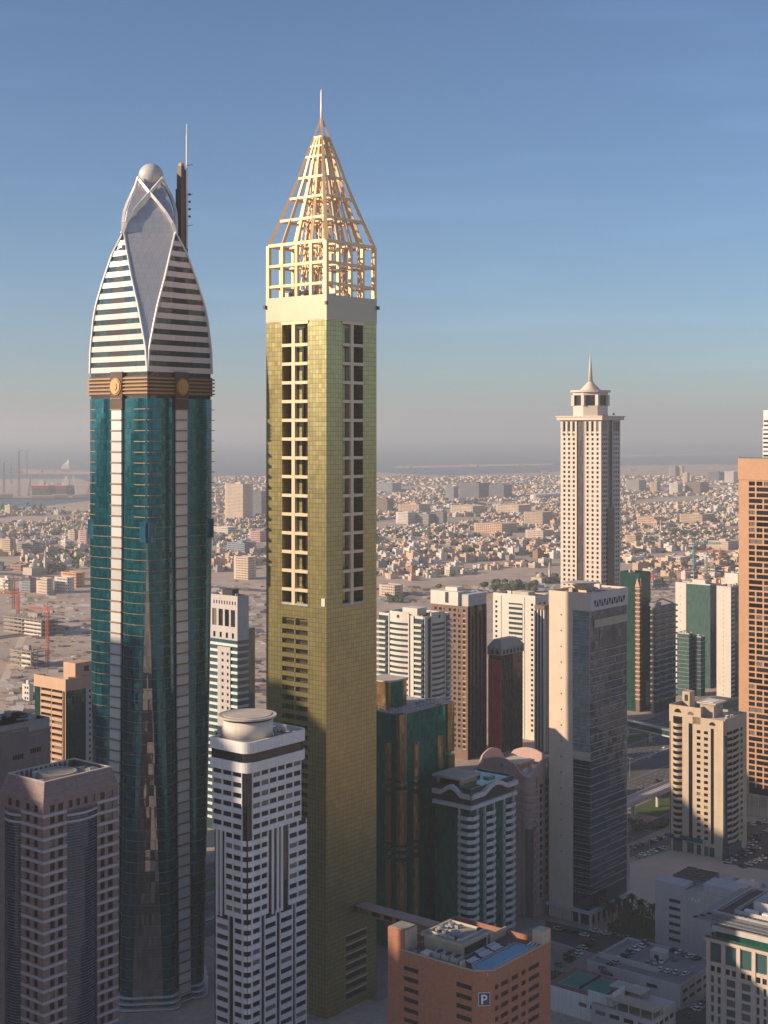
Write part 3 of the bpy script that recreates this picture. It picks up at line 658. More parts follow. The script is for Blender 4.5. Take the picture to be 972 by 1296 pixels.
# ------------------------------------------------------------------ white banded tower with the drum
def drum_tower():
    b = B('banded_tower', 'white concrete tower with window bands and a round drum on its roof', 'tower', 313, 468)
    A, W = b.R(388.5), b.L(268.5); k = .263
    zc = 111.7; fh = 3.5; ae = b.R(381.5)
    b.box('core', 'black', .6, A - .6, .6, W - .6, 0, 90.6)
    b.box('core_upper', 'black', .6, ae - .5, .6, W - .4, 90.6, zc + .5)
    def rnd_path(g, ua, ub, r=3.0):
        return [(-g, ub)] + [(x, y) for x, y in arc(r - g, r - g, r, 180, 270, 6)] + [(ua, -g)]
    full = lambda g, r: arc(r - g, r - g, r, 180, 270, 6) + arc(A + g - r, r - g, r, 270, 360, 4) + [(A + g, W + g), (-g, W + g)]
    for nm, mt, z0, z1, g in (('crown_band', 'white', 118.2, 122.0, .5), ('crown_glass', 'black', 115.0, 118.3, .15), ('crown_band', 'white', zc, 115.1, .5)):
        b.add(MB().band(full(g, 3.4), z0, z1, .8, True), nm, mt)
    b.add(MB().prism(full(-.2, 3.2), zc + .05, zc + .5), 'soffit', 'white'); b.add(MB().prism(full(-.25, 3.2), 119.2, 119.6), 'roof_deck', 'roof')
    wall = MB()
    def bay(f, u0, u1, z, cols, p=0., t=.6):          # one storey of a straight bay: spandrel, window piers, panes
        b.piece('spandrel', 'white', f, u0, u1, z, z + 1.8, p - t, p)
        e = (u1 - u0) / cols; pw = .55
        for i in range(cols + 1):
            c = u0 + e * i; wall.fb(f, max(u0, c - pw/2), min(u1, c + pw/2), z + 1.8, z + fh, p - t, p - .06)
        for i in range(cols): b.piece('window', 'pane', f, u0 + e*i + pw/2, u0 + e*(i+1) - pw/2, z + 1.8, z + fh, p - t - .02, p - t + .12)
    def corner(z, ua, ub, r, cols):
        pth = rnd_path(0, ua, ub, r); b.add(MB().band(pth, z, z + 1.8, .6), 'spandrel', 'white')
        for (x, y, ex, ey) in ((-.0, ub - .5, .5, .5), (0, r, .5, .5), (r, 0, .5, .5), (ua - .5, 0, .5, .5)): wall.box(x + .02, x + .02 + ex, y + .02, y + .02 + ey, z + 1.8, z + fh)
        if cols > 3:
            wall.box(.02, .52, (ub + r) / 2, (ub + r) / 2 + .5, z + 1.8, z + fh); wall.box((ua + r) / 2, (ua + r) / 2 + .5, .02, .52, z + 1.8, z + fh)
        b.piece('window', 'pane', 'R', r + .5, ua - .5, z + 1.8, z + fh, -.62, -.45); b.piece('window', 'pane', 'L', r + .5, ub - .5, z + 1.8, z + fh, -.62, -.45)
    zA = [zc - fh * (i + 1) for i in range(6)]
    for z in zA:
        bay('R', 2.6, ae, z, 6); bay('L', 2.6, W, z, 3)
    b.add(MB().band(rnd_path(-.5, 2.7, 2.7, 1.5), zA[-1] - 2.2, zc, .3), 'corner_glass', 'black')
    zB = [zA[-1] - fh * (i + 1) for i in range(8)]
    u1, u2 = b.R(340), b.R(366)
    l1 = b.L(284)
    for z in zB:
        corner(z, u1, l1, 2.6, 5); bay('R', u2, A, z, 2)
    for px in (346, 352.5, 357.5): u = b.R(px); b.add(MB().fb('R', u - .45, u + .45, zB[-1] - 1, zA[-1] + .2, -.6, -.1), 'wall_fin', 'white')
    for px in (274, 279): u = b.L(px); b.add(MB().fb('L', u - .5, u + .5, zB[-1] - 1, zA[-1] + .2, -.6, -.1), 'wall_fin', 'white')
    zC = [zB[-1] - fh * (i + 1) for i in range(int(zB[-1] / fh))]
    seg = [(b.R(335.5), b.R(350.5)), (b.R(355), b.R(371)), (b.R(374.5), A)]
    for z in zC:
        corner(z, b.R(331), b.L(295), 2.2, 3)
        for s0, s1 in seg: bay('R', s0, s1, z, 1)
        bay('L', b.L(289), b.L(273), z, 1)
    b.add(wall, 'window_pier', 'white', stuff=True)
    # drum
    dx, dy = A * .36, W * .62
    b.add(MB().cyl(dx, dy, 119.6, 121.6, 9.0, 9.0, 40), 'drum_base', 'metal')
    b.add(MB().cyl(dx, dy, 121.6, 127.2, 8.8, 8.8, 48), 'drum', 'white2', True)
    b.add(MB().cyl(dx, dy, 127.2, 128.1, 8.5, 8.5, 48), 'drum_gap', 'dark')
    b.add(MB().cyl(dx, dy, 128.1, 128.7, 10.0, 10.0, 48), 'drum_rim', 'roof_pale'); b.add(MB().cyl(dx, dy, 128.72, 128.9, 8.3, 8.3, 48), 'drum_deck', 'roof_pale')
    r = random.Random(8)
    for i in range(14):
        u, v = r.uniform(A * .68, A - 4), r.uniform(1.5, W - 3); b.box('roof_unit', r.choice(['metal', 'roof_pale', 'dark']), u, u + r.uniform(1, 3), v, v + r.uniform(.8, 2), 119.6, 119.6 + r.uniform(.8, 2.2))
    for i in range(5): b.box('cable_tray', 'metal', 1.5, A - 2, 1.2 + i * .5, 1.4 + i * .5, 119.6, 120.2 + .2 * (i % 2))
    b.done()
drum_tower()
# ------------------------------------------------------------------ brick car park tower with the rooftop pool
def pool_block():
    b = B('car_park_block', 'terracotta parking block with a rooftop pool and a blue P sign', 'building', 615, 430)
    A, W = b.R(697), b.L(491); zt = 59.5; c = 4.6
    plan = [(0, c), (c, 0), (A, 0), (A, W), (0, W)]
    b.add(MB().prism([(.5, c + .2), (c + .2, .5), (A - .2, .5), (A - .2, W - .2), (.5, W - .2)], 0, zt - 2.5), 'core', 'dark')
    wall = MB(); fh = 3.3
    rows = [zt - 6.1 - fh * i for i in range(16)]
    lc = [(b.L(597), b.L(577.5)), (b.L(529.5), b.L(511))]
    rc = [(b.R(626.5), b.R(631)), (b.R(634), b.R(643.5)), (b.R(647.5), b.R(656)), (b.R(660), b.R(665.5)), (b.R(669), b.R(682.5))]
    b.punched(wall, 'L', c, W, 0, zt, lc, rows, 1.45, .5, 'dark', 'parking_slot'); b.punched(wall, 'R', c, A, 0, zt, rc, rows, 1.45, .5, 'dark', 'parking_slot')
    wall.band([(0, c), (c, 0)], 0, zt, .5); wall.box(A - .5, A, .5, W, 0, zt); wall.box(.5, A - .5, W - .5, W, 0, zt)
    b.add(wall, 'wall', 'brick')
    b.box('stair_block', 'brick', 0.03, 7, b.L(511), W + .05, zt, zt + 6.4); b.box('stair_roof', 'roof', .3, 6.6, b.L(511) + .3, W - .3, zt + 6.4, zt + 6.6)
    b.box('stair_side', 'brick_cap', .6, 6.9, b.L(511) - .12, b.L(511) - .01, zt - 1, zt + 6.3)
    b.box('far_block', 'brick_cap', A - 4.5, A - .1, -.0 + .1, 4.2, zt, zt + 4.2); b.box('far_block_face', 'brick', A - .09, A + .1, 0, 4.4, zt - .1, zt + 4.3)
    b.add(MB().prism([(.5, c + .3), (c + .3, .5), (A - .5, .5), (A - .5, W - .5), (.5, W - .5)], zt - 2.4, zt - 1.6), 'roof_deck', 'tile')
    b.add(MB().band([(-.12, c - .05), (c - .05, -.12), (A, -.12)], zt, zt + .25, .7), 'coping', 'brick_cap'); b.box('coping', 'brick_cap', -.12, .6, c + .2, W - 5, zt, zt + .25)
    # pool along the right parapet
    p0, p1 = 3.6, A - 7
    b.add(MB().band([(p0 - .7, 1.4), (p1 + .4, 1.4), (p1 + .4, 9.4), (p0 + 2, 9.4), (p0 - .7, 6.8)], zt - 1.6, zt - .5, .5, True), 'pool_edge', 'brick_cap')
    b.add(MB().prism([(p0 - .2, 1.9), (p1, 1.9), (p1, 8.9), (p0 + 2.2, 8.9), (p0 - .2, 6.6)], zt - 1.6, zt - .75), 'pool_water', 'pool')
    for i in range(3): b.add(MB().tube([(p1 - 4 + i*.5, 8.5, zt - .8), (p1 - 4 + i*.5, 9.3, zt + .3), (p1 - 4 + i*.5, 9.3, zt - .5)], .12), 'pool_handrail', 'metal')
    rail = MB()
    for u in steps(c + 1, A - 5, 1.1): rail.box(u, u + .06, .35, .41, zt - .4, zt + 1)
    rail.box(c, A - 5, .35, .41, zt + .95, zt + 1.03); b.add(rail, 'glass_rail', 'metal')
    # plant house with flat roof
    b.box('plant_house', 'brick_cap', 9.5, 24, 16, 31, zt - 1.6, zt + 2.6); b.box('plant_roof', 'brick_cap', 8.6, 25, 15, 32, zt + 2.6, zt + 3.4); b.box('plant_roof_deck', 'roof', 9.4, 24.2, 15.8, 31.2, zt + 3.4, zt + 3.5)
    b.box('plant_glazing', 'pane', 11, 23, 15.8, 15.97, zt - 1, zt + 1.6)
    for (u, v) in ((13, 20), (18, 26), (13.5, 27)):
        b.add(MB().box(u, u + 3, v, v + 3, zt + 3.5, zt + 4.1).cyl(u + 1.5, v + 1.5, zt + 4.1, zt + 4.8, 1, 1, 12), 'roof_fan', 'metal')
    b.add(MB().band([(10.5, 17), (23, 17), (23, 30), (10.5, 30)], zt + 3.5, zt + 4.2, .2, True), 'roof_kerb', 'roof_pale')
    for i in range(3):
        v = 11.8 + i * 3.4; ch = b.add(MB().box(1.6, 4.8, v, v + 3.1, zt - 1.6, zt + 1.6), 'chiller', 'metal')
        for q in (.8, 2.2): b.add(MB().cyl(2.4 + q*.7, v + 1.5, zt + 1.6, zt + 1.95, .75, .75, 12), 'chiller_fan', 'dark', parent=ch)
    b.box('duct_box', 'white2', 1.4, 4.2, 23, 26, zt - 1.6, zt + .8); b.box('pool_screen', 'brick_cap', .6, 3, 9.8, 10.3, zt - 1.6, zt + 1.6)
    b.box('terrace_wall', 'brick_cap', 27, A - .5, 17, 17.5, zt - 1.6, zt + 1.2)
    # P sign on the chamfer
    s2 = math.sqrt(.5); ctr = (c / 2 - .12 * s2, c / 2 - .12 * s2); t = (s2, -s2); n = (-s2, -s2)
    def on(u, z, h): return (ctr[0] + t[0]*u + n[0]*h, ctr[1] + t[1]*u + n[1]*h, z)
    def plate(u0, u1, z0, z1, h0, h1): return MB().loft([[on(u0, z, h0), on(u1, z, h0), on(u1, z, h1), on(u0, z, h1)] for z in (z0, z1)])
    zs = b.z(1278); sb = b.add(plate(-1.85, 1.85, zs, zs + 4.1, .0, .22), 'sign_plate', 'signwhite'); b.add(plate(-1.68, 1.68, zs + .17, zs + 3.93, .2, .3), 'sign_face', 'signblue', parent=sb)
    m = plate(-.95, -.42, zs + .6, zs + 3.5, .28, .4)
    cyz, ro, ri = zs + 2.62, .88, .40
    oa = [(.05 + ro * math.cos(a), cyz + ro * math.sin(a)) for a in [math.radians(q) for q in range(90, -91, -15)]]
    ia = [(.05 + ri * math.cos(a), cyz + ri * math.sin(a)) for a in [math.radians(q) for q in range(90, -91, -15)]]
    oa = [(-.42, cyz + ro)] + oa + [(-.42, cyz - ro)]; ia = [(-.42, cyz + ri)] + ia + [(-.42, cyz - ri)]
    for (p, q, r_, s_) in zip(oa, oa[1:], ia[1:], ia):
        m.loft([[on(x, z, h) for x, z in (p, q, r_, s_)] for h in (.28, .4)])
    b.add(m, 'sign_letter', 'signwhite', parent=sb)
    rr = random.Random(9)
    for i in range(14): u, v = rr.uniform(9.8, 22), rr.uniform(16.5, 30); b.box('roof_unit', rr.choice(['metal', 'roof_pale', 'dark']), u, u + rr.uniform(.5, 1.6), v, v + rr.uniform(.5, 1.6), zt + 3.5, zt + 3.5 + rr.uniform(.3, 1.1))
    for i in range(10): u, v = rr.uniform(1.2, 5.5), rr.uniform(23, 33); b.box('roof_unit', rr.choice(['metal', 'white2']), u, u + rr.uniform(.6, 1.8), v, v + rr.uniform(.6, 1.8), zt - 1.6, zt - 1.6 + rr.uniform(.6, 1.6))
    b.done(); return b
pb = pool_block()
lm = MB().box(0, .6, 0, 1.3, .25, .36).loft([[(0, 1.3, .25), (.6, 1.3, .25), (.6, 1.3, .36), (0, 1.3, .36)], [(0, 1.95, .65), (.6, 1.95, .65), (.6, 1.95, .76), (0, 1.95, .76)]])
for x in (.05, .47):
    for y in (.1, 1.1): lm.box(x, x + .08, y, y + .08, 0, .25)
lme = lm.mesh('sun_lounger', M['lounger'])
def place_local(bb, me, name, u, v, z, rz=0, scale=None):
    x = bb.X + RX * u + LX * v; y = bb.d + RY * u + LY * v; return link(name, me, None, (x, y, z), TH + rz, scale)
for u, v, n in ((8, 11, 5), (14.5, 11, 6), (21.5, 11.2, 5), (16, 13.4, 5), (22.5, 13.4, 5)):
    for i in range(n): tag(place_local(pb, lme, 'sun_lounger', u + i * 1.0, v, 57.9, 0, (1.15, 1.1, 1)), 'white sun lounger on the rooftop pool deck', 'sun lounger', 'loungers beside the rooftop pool')
for i in range(4): tag(place_local(pb, lme, 'sun_lounger', 31.8 + .2 * i, 2.5 + i * 1.3, 57.9, -1.57, (1.15, 1.1, 1)), 'white sun lounger at the narrow end of the rooftop pool', 'sun lounger', 'loungers at the pool end')

# covered bridge from the gold tower
def bridge():
    x0, y0 = -9.5, 555.0; o = empty('covered_bridge', (x0, y0, 0), TH); tag(o, 'pinkish covered bridge joining the gold tower to the car park', 'bridge')
    MB().box(-2.2, 2.2, -56, -.4, 36.3, 38.9).build('bridge_wall', M['brick'], o); MB().box(-2.6, 2.6, -56, -.2, 38.9, 39.6).build('bridge_roof', M['pinkstone'], o)
    for i in range(9): MB().box(-2.32, -2.2, -6 - i * 6, -2 - i * 6, 36.9, 38.4).build('bridge_window', M['pane'], o)
    MB().box(-1.5, 1.5, -52, -49, 0, 36.3).build('bridge_pier', M['greywall'], o)
bridge()

# ------------------------------------------------------------------ dark green tower with gold bays
def green_tower():
    b = B('green_tower', 'dark green glass tower with bronze gold window bays', 'tower', 508, 610)
    A, W = b.R(571), 27.0; zt = 102.5; fh = 3.4
    b.box('curtain_wall', 'greenglass', 0, A, 0, W, 0, zt)
    for z in steps(zt - fh, 2, fh): b.add(MB().band([(-.16, W), (-.16, -.16), (A, -.16)], z - .16, z + .16, .3), 'floor_ledge', 'greenglass')
    def bay(x, y, r, z0, z1, rot):
        p = [(x + r * math.cos(math.radians(rot + q)), y + r * math.sin(math.radians(rot + q))) for q in (22.5, 67.5, 112.5, 157.5, 202.5, 247.5, 292.5, 337.5)]
        return MB().prism(p, z0, z1)
    Z = lambda py: b.z(py)
    specs = [((.3, .3, 2.5), 1.0), ((b.R(525.5), 0, 1.9), 0), ((b.R(555.5), 0, 1.9), 0), ((0, b.L(492), 1.9), 0)]
    for (x, y, r), corner in specs:
        top = zt + .5 if corner else Z(943) if x else Z(942)
        cuts = [(top, Z(987)), (Z(990), Z(994)), (Z(999), Z(1003)), (Z(1009) if not corner else Z(1003.5), Z(1068)), (Z(1071), Z(1075)), (Z(1080), Z(1084)), (Z(1090), 4)]
        for j, (za, zb) in enumerate(cuts):
            if za - zb < .5: continue
            g = .25 if j in (1, 2, 4, 5) else 0; b.add(bay(x, y, r + g, zb, za, 45), 'gold_bay' if not g else 'bay_collar', 'goldbay')
    b.add(bay(A - 1.2, .2, 2.4, Z(968), zt + .4, 45), 'gold_bay', 'goldbay'); b.add(bay(A - 1.2, .2, 2.6, Z(1090), Z(972), 45), 'gold_bay', 'goldbay')
    b.box('penthouse', 'goldbay', 6, 19, 12, W - 2, zt, zt + 12); b.box('penthouse_glass', 'greenglass', 8, 16, 11.8, 11.97, zt, zt + 11.5); b.box('penthouse_roof', 'roof_pale', 5.4, 19.6, 11.4, W - 1.4, zt + 12, zt + 12.6)
    b.box('roof_deck', 'roof_pale', .3, A - .3, .3, W - .3, zt, zt + .2)
    rail = MB()
    for u in steps(0, A, 1.7): rail.box(u, u + .25, 0, .25, zt, zt + 2.6)
    for u in steps(0, W, 1.7): rail.box(0, .25, u, u + .25, zt, zt + 2.6)
    for z in (zt + 1.2, zt + 2.5): rail.box(0, A, .03, .22, z, z + .25); rail.box(.03, .22, .3, W, z, z + .25)
    b.add(rail, 'roof_rail', 'metal'); b.box('corner_canopy', 'roof_pale', A - 8, A + .6, -.8, 6, zt + .25, zt + .8)
    for i in range(5): b.box('roof_unit', 'metal', 20 + i * 2.6, 22 + i * 2.6, 5, 8, zt + .2, zt + 2 + .3 * (i % 2))
    b.done()
green_tower()

# ------------------------------------------------------------------ balcony tower with the wavy cornice
def wave_tower():
    b = B('balcony_tower', 'dark tower with white angular balconies under a wavy white cornice', 'tower', 596, 600)
    A, W = b.R(651.5), 20.0; zc = b.z(1025); fh = 3.33
    b.box('curtain_wall', 'greenglass', 1.2, A - 1, 1.2, W, 0, zc + 8); 
    segs = [('C', b.L(580), b.R(605.5)), ('R', b.R(614.5), b.R(626.5)), ('R', b.R(639), A)]
    piers = MB()
    for i, z in enumerate(steps(zc - 3.2, 2, fh)):
        p = [(-.5, b.L(580)), (-.9, 1.2), (1.2, -.9), (b.R(605.5), -.5)]; b.add(MB().band(p, z - 1.5, z, .35), 'balcony', 'concrete_w')
        b.add(MB().prism(p + [(2, 2)], z - 1.7, z - 1.52), 'balcony_slab', 'concrete_w')
        for (u0, u1) in ((b.R(614.5), b.R(626.5)), (b.R(639), A)):
            p = [(u0, .6), (u0, -.6), ((u0 + u1) / 2, -1.3), (u1, -.6), (u1, .6)]
            b.add(MB().band(p, z - 1.5, z, .35), 'balcony', 'concrete_w'); b.add(MB().prism([(u0, 1.3), (u0, -.5), ((u0+u1)/2, -1.2), (u1, -.5), (u1, 1.3)], z - 1.7, z - 1.52), 'balcony_slab', 'concrete_w')
    for u in (b.R(614.5), b.R(626), b.R(639), A - .6): piers.box(u, u + .7, .2, 1.25, 0, zc)
    for u in (b.R(605), ): piers.box(u, u + .5, .2, 1.25, 0, zc)
    piers.box(.2, 1.25, b.L(581), b.L(581) + .6, 0, zc); b.add(piers, 'pier', 'concrete_w', stuff=True)
    b.add(MB().band([(-1, W), (-1, -1), (A + .6, -1)], zc, zc + 1.6, 2.4), 'cornice', 'concrete_w')
    # waved parapet strip: low at the corner, humped in the middle of each face
    def wave(face, length):
        m = MB(); n = 28; hump = lambda f: 3.0 * max(0, math.sin(math.pi * min(1, max(0, (f - .28) / .5)))) ** 1.2
        for i in range(n):
            f0, f1 = i / n, (i + 1) / n; z0, z1 = zc + 4.4 + hump(f0), zc + 4.4 + hump(f1); u0, u1 = f0 * length - 1.2, f1 * length - 1.2
            q = []
            for u, z in ((u0, z0), (u1, z1)):
                q.append([(u, -1.2, z), (u, .4, z), (u, .4, z + 1.9), (u, -1.2, z + 1.9)] if face == 'R' else [(-1.2, u, z), (.4, u, z), (.4, u, z + 1.9), (-1.2, u, z + 1.9)])
            m.loft(q)
        return m
    b.add(wave('R', A + 2.2), 'wave_cornice', 'concrete_w'); b.add(wave('L', W + 1.2), 'wave_cornice', 'concrete_w')
    b.add(MB().band([(.5, W), (.5, .5), (A, .5), (A, W)], zc + 1.6, zc + 8.5, .6), 'attic_wall', 'brown21')
    b.box('roof_deck', 'roof', 1.1, A - .8, 1.1, W, zc + 6, zc + 6.5)
    b.box('penthouse', 'orangeband', 5, 17, 9, 22, zc + 6.5, zc + 10.4); b.box('penthouse_roof', 'roof_pale', 3.5, 18.5, 7.5, 23.5, zc + 10.4, zc + 11.2)
    b.box('penthouse_window', 'pane', 4.9, 4.97, 10, 20, zc + 8, zc + 9.8); b.box('roof_unit', 'metal', 22, 27, 6, 9, zc + 6.5, zc + 8.8); b.box('roof_unit', 'greenpale', 20, 24, 12, 16, zc + 6.5, zc + 9.5)
    b.done()
wave_tower()

# ------------------------------------------------------------------ pink tower with curved gables
def gable_tower():
    b = B('gabled_tower', 'pink stone tower with curved gables and a diamond ornament', 'tower', 672, 650)
    A, W = b.R(710), b.L(600); zt = b.z(986); fh = 3.72; r = 5.2
    core = [(.7, r)] + arc(r, r, r - .7, 180, 270, 8) + [(r, .7), (A - .3, .7), (A - .3, W), (.7, W)]
    b.add(MB().prism(core, 0, zt), 'core', 'pinkstone')
    rows = [zt - 8.6 - fh * i for i in range(14)]
    u = [(b.R(p0), b.R(p1)) for p0, p1 in ((683, 687.2), (690, 694.6), (696.8, 701.3), (703.6, 708))]
    wall = MB(); b.punched(wall, 'R', b.R(680.5), A, 0, zt - 3.2, u, rows, 2.3, .6)
    wall.fb('R', b.R(680.5), A, zt - 3.2, zt, -.6, 0)
    wall.fb('L', r + 1, W, 0, zt, -.5, 0); b.add(wall, 'wall', 'pinkstone')
    for i, (a0, a1) in enumerate(u):
        hgt = (1.5, 2.9, 3.0, 1.7)[i]; b.piece('arched_pane', 'pane_teal', 'R', a0, a1, zt - 5.6, zt - 5.6 + hgt, -.02, .1)
    for i in range(5):
        z = zt - 5.6 - 3.4 * i; b.add(MB().band([(-.5, r + 6)] + arc(r - .5, r - .5, r, 180, 270, 8) + [(b.R(680), -.5)], z - .7, z + .7, .9), 'corner_band', 'pinkstone')
    for i, z in enumerate(rows):
        if i > 2: b.add(MB().band([(b.R(676.5), .8), (b.R(676.5), -.9), (b.R(682), -.9), (b.R(682), .4)], z - .9, z + .5, .3), 'balcony', 'pinkstone')
    b.add(MB().band(arc(r, r, r - .6, 200, 250, 5), 0, zt - 24, .2), 'corner_glass', 'pane_teal')
    def gable(face, u0, u1, zb, hp):
        n = 20; m = MB(); pts = []
        for i in range(n + 1):
            f = i / n; q = abs(2 * f - 1); h = hp * (1 - q * q * .9 if q < .62 else max(0, (1 - .346) * (1 - (q - .62) / .38) ** 1.6)); pts.append((u0 + (u1 - u0) * f, zb + h + .6))
        for (a, za), (c_, zc_) in zip(pts, pts[1:]):
            R_ = []
            for uu, zz in ((a, za), (c_, zc_)):
                R_.append([(uu, -.15, zb), (uu, .75, zb), (uu, .75, zz), (uu, -.15, zz)] if face == 'R' else [(-.15, uu, zb), (.75, uu, zb), (.75, uu, zz), (-.15, uu, zz)])
            m.loft(R_)
        return m
    b.add(gable('R', 1.0, A, zt, 7.0), 'gable', 'pinkstone'); b.add(gable('L', 3, W, zt, 7.0), 'gable', 'pinkstone')
    g2 = gable('L', 3, W, zt, 7.0); g2.v = [(x + A - .8, y, z) for x, y, z in g2.v]; b.add(g2, 'gable', 'pinkstone')
    g3 = gable('R', 1, A, zt, 7.0); g3.v = [(x, y + W - .8, z) for x, y, z in g3.v]; b.add(g3, 'gable', 'pinkstone')
    dm = MB(); uc, zc_ = A * .5, zt + 3.9; dm.loft([[(uc, -h, zc_ - 1.6), (uc + 1.1, -h, zc_), (uc, -h, zc_ + 1.6), (uc - 1.1, -h, zc_)] for h in (.1, .35)]); b.add(dm, 'diamond_ornament', 'signwhite')
    dm = MB(); dm.loft([[(-h, W*.5, zc_ - 1.6), (-h, W*.5 + 1.1, zc_), (-h, W*.5, zc_ + 1.6), (-h, W*.5 - 1.1, zc_)] for h in (.1, .35)]); b.add(dm, 'diamond_ornament', 'rosewall')
    b.box('roof_deck', 'roof_pale', 1, A - 1, 1.2, W - 1, zt - .5, zt + .1)
    b.box('penthouse', 'orangeband', 8, 19, 12, 22, zt + .1, zt + 3.2); b.box('penthouse_roof', 'roof_pale', 7, 20, 11, 23, zt + 3.2, zt + 4)
    for i in range(7): b.box('roof_unit', 'white2', 4 + i * 2.6, 5.6 + i * 2.6, 6 + (i % 3), 8 + (i % 3), zt + .1, zt + 1.8)
    ar = MB(); uu = [(b.R(697) + math.cos(math.radians(q)) * 2.2, 4.5 + math.sin(math.radians(q)) * 2.4) for q in range(0, 181, 20)]
    ar.loft([[(x, -h, z) for x, z in uu + [(b.R(697) - 2.2, .2), (b.R(697) + 2.2, .2)]] for h in (.02, .14)]); b.add(ar, 'entrance_arch', 'pane')
    b.done()
gable_tower()

# ------------------------------------------------------------------ cream and smoked-glass tower with the triangle frieze
def frieze_tower():
    b = B('frieze_tower', 'cream and smoked glass slab tower with a frieze of dark triangles', 'tower', 747, 642)
    A, W = b.R(794.5), b.L(695); zt, zw, zp = b.z(751.5), b.z(774), 6.6
    ug = b.L(725)
    b.box('curtain_wall', 'tayglass', .35, A - .3, .35, W - .3, zp, zt - 1)
    b.add(MB().fb('L', ug, W, 0, zw, -.35, .1), 'end_wall', 'taywall'); b.add(MB().fb('L', .3, W, zw, zt, -.3, .1), 'top_wall', 'taywall')
    b.add(MB().fb('R', -.1, A, zw, zt, -.3, .1), 'frieze_wall', 'tayband'); b.box('back_wall', 'tayband', A - .25, A, .3, W, 0, zt); b.box('back_wall', 'tayband', .4, A - .3, W - .25, W, 0, zt)
    fh = 3.8; r = random.Random(4); b.add(MB().fb('L', .36, ug - .02, b.z(963), zw - .02, -.34, -.02), 'sky_shine_glazing', 'skyshine')  # upper left panes carry the painted sky reflection
    for i, z in enumerate(steps(zw - fh, zp + 1, fh)):
        b.piece('glass_fin', 'tayfin', 'L', .1, ug - .05, z - .16, z + .16, -.3, .14); b.piece('glass_fin', 'tayfin', 'L', .1, ug - .05, z + 1.3, z + 1.5, -.3, .1)
        if i > 3:
            b.piece('glass_fin', 'tayfin', 'R', 0, A - .3, z - .13, z + .13, -.3, .12)
            u = r.uniform(0, A * .6); b.piece('glass_fin', 'tayfin', 'R', u, min(A - .3, u + 12), z + 1.4, z + 1.55, -.3, .1)
    b.add(MB().fb('L', .1, ug - .05, b.z(963), b.z(953), -.32, .04), 'pale_spandrel', 'roof_pale'); b.add(MB().fb('R', 4, A - .3, b.z(796), b.z(786), -.32, .04), 'pale_spandrel', 'brick_cap')
    for z in steps(zw - 3, 20, 7.3): b.piece('wall_vent', 'dark', 'L', b.L(710.5) - .3, b.L(710.5) + .3, z, z + .6, .08, .2)
    n = 13
    for i in range(n):
        u = A * (.12 + .77 * i / (n - 1)); z = (zt + zw) / 2 - .9; sg = 1 if i % 2 else -1; m = MB()
        m.loft([[(u - 1.1, -h, z - sg * 1.5), (u + 1.1, -h, z - sg * 1.5), (u, -h, z + sg * 1.5)] for h in (.08, .2)]); b.add(m, 'frieze_triangle', 'dark')
    b.roof(zt - .9, .1, A - .1, .1, W - .1, 1.0, 'taywall', 'roof', 11, 4)
    b.box('lift_house', 'taywall', 10, 17, 8, 16, zt - .9, zt + 3.2); b.box('roof_canopy', 'roof_pale', 3, 16, 4, 17.5, zt + 3.25, zt + 3.8)
    # podium arcade
    b.add(MB().band([(-1.6, W + 1), (-1.6, -1.6), (A + 1.5, -1.6)], zp - 1.3, zp, 2.6), 'podium_cornice', 'tayband')
    b.box('podium_core', 'pane', .6, A, .6, W, 0, zp); 
    for u in steps(-1, A, 4.6): b.box('podium_column', 'tayband', u - .5, u + .5, -1.4, -.4, 0, zp - 1.3)
    for u in (5, 10, 15): b.box('podium_column', 'tayband', -1.4, -.4, u - .5, u + .5, 0, zp - 1.3)
    for z in (b.z(1005), b.z(1016), b.z(1027)): b.add(MB().fb('L', ug + .3, ug + 2.2, z, z + 2, .1, 1.2), 'wall_box', 'taywall')
    b.done()
frieze_tower()

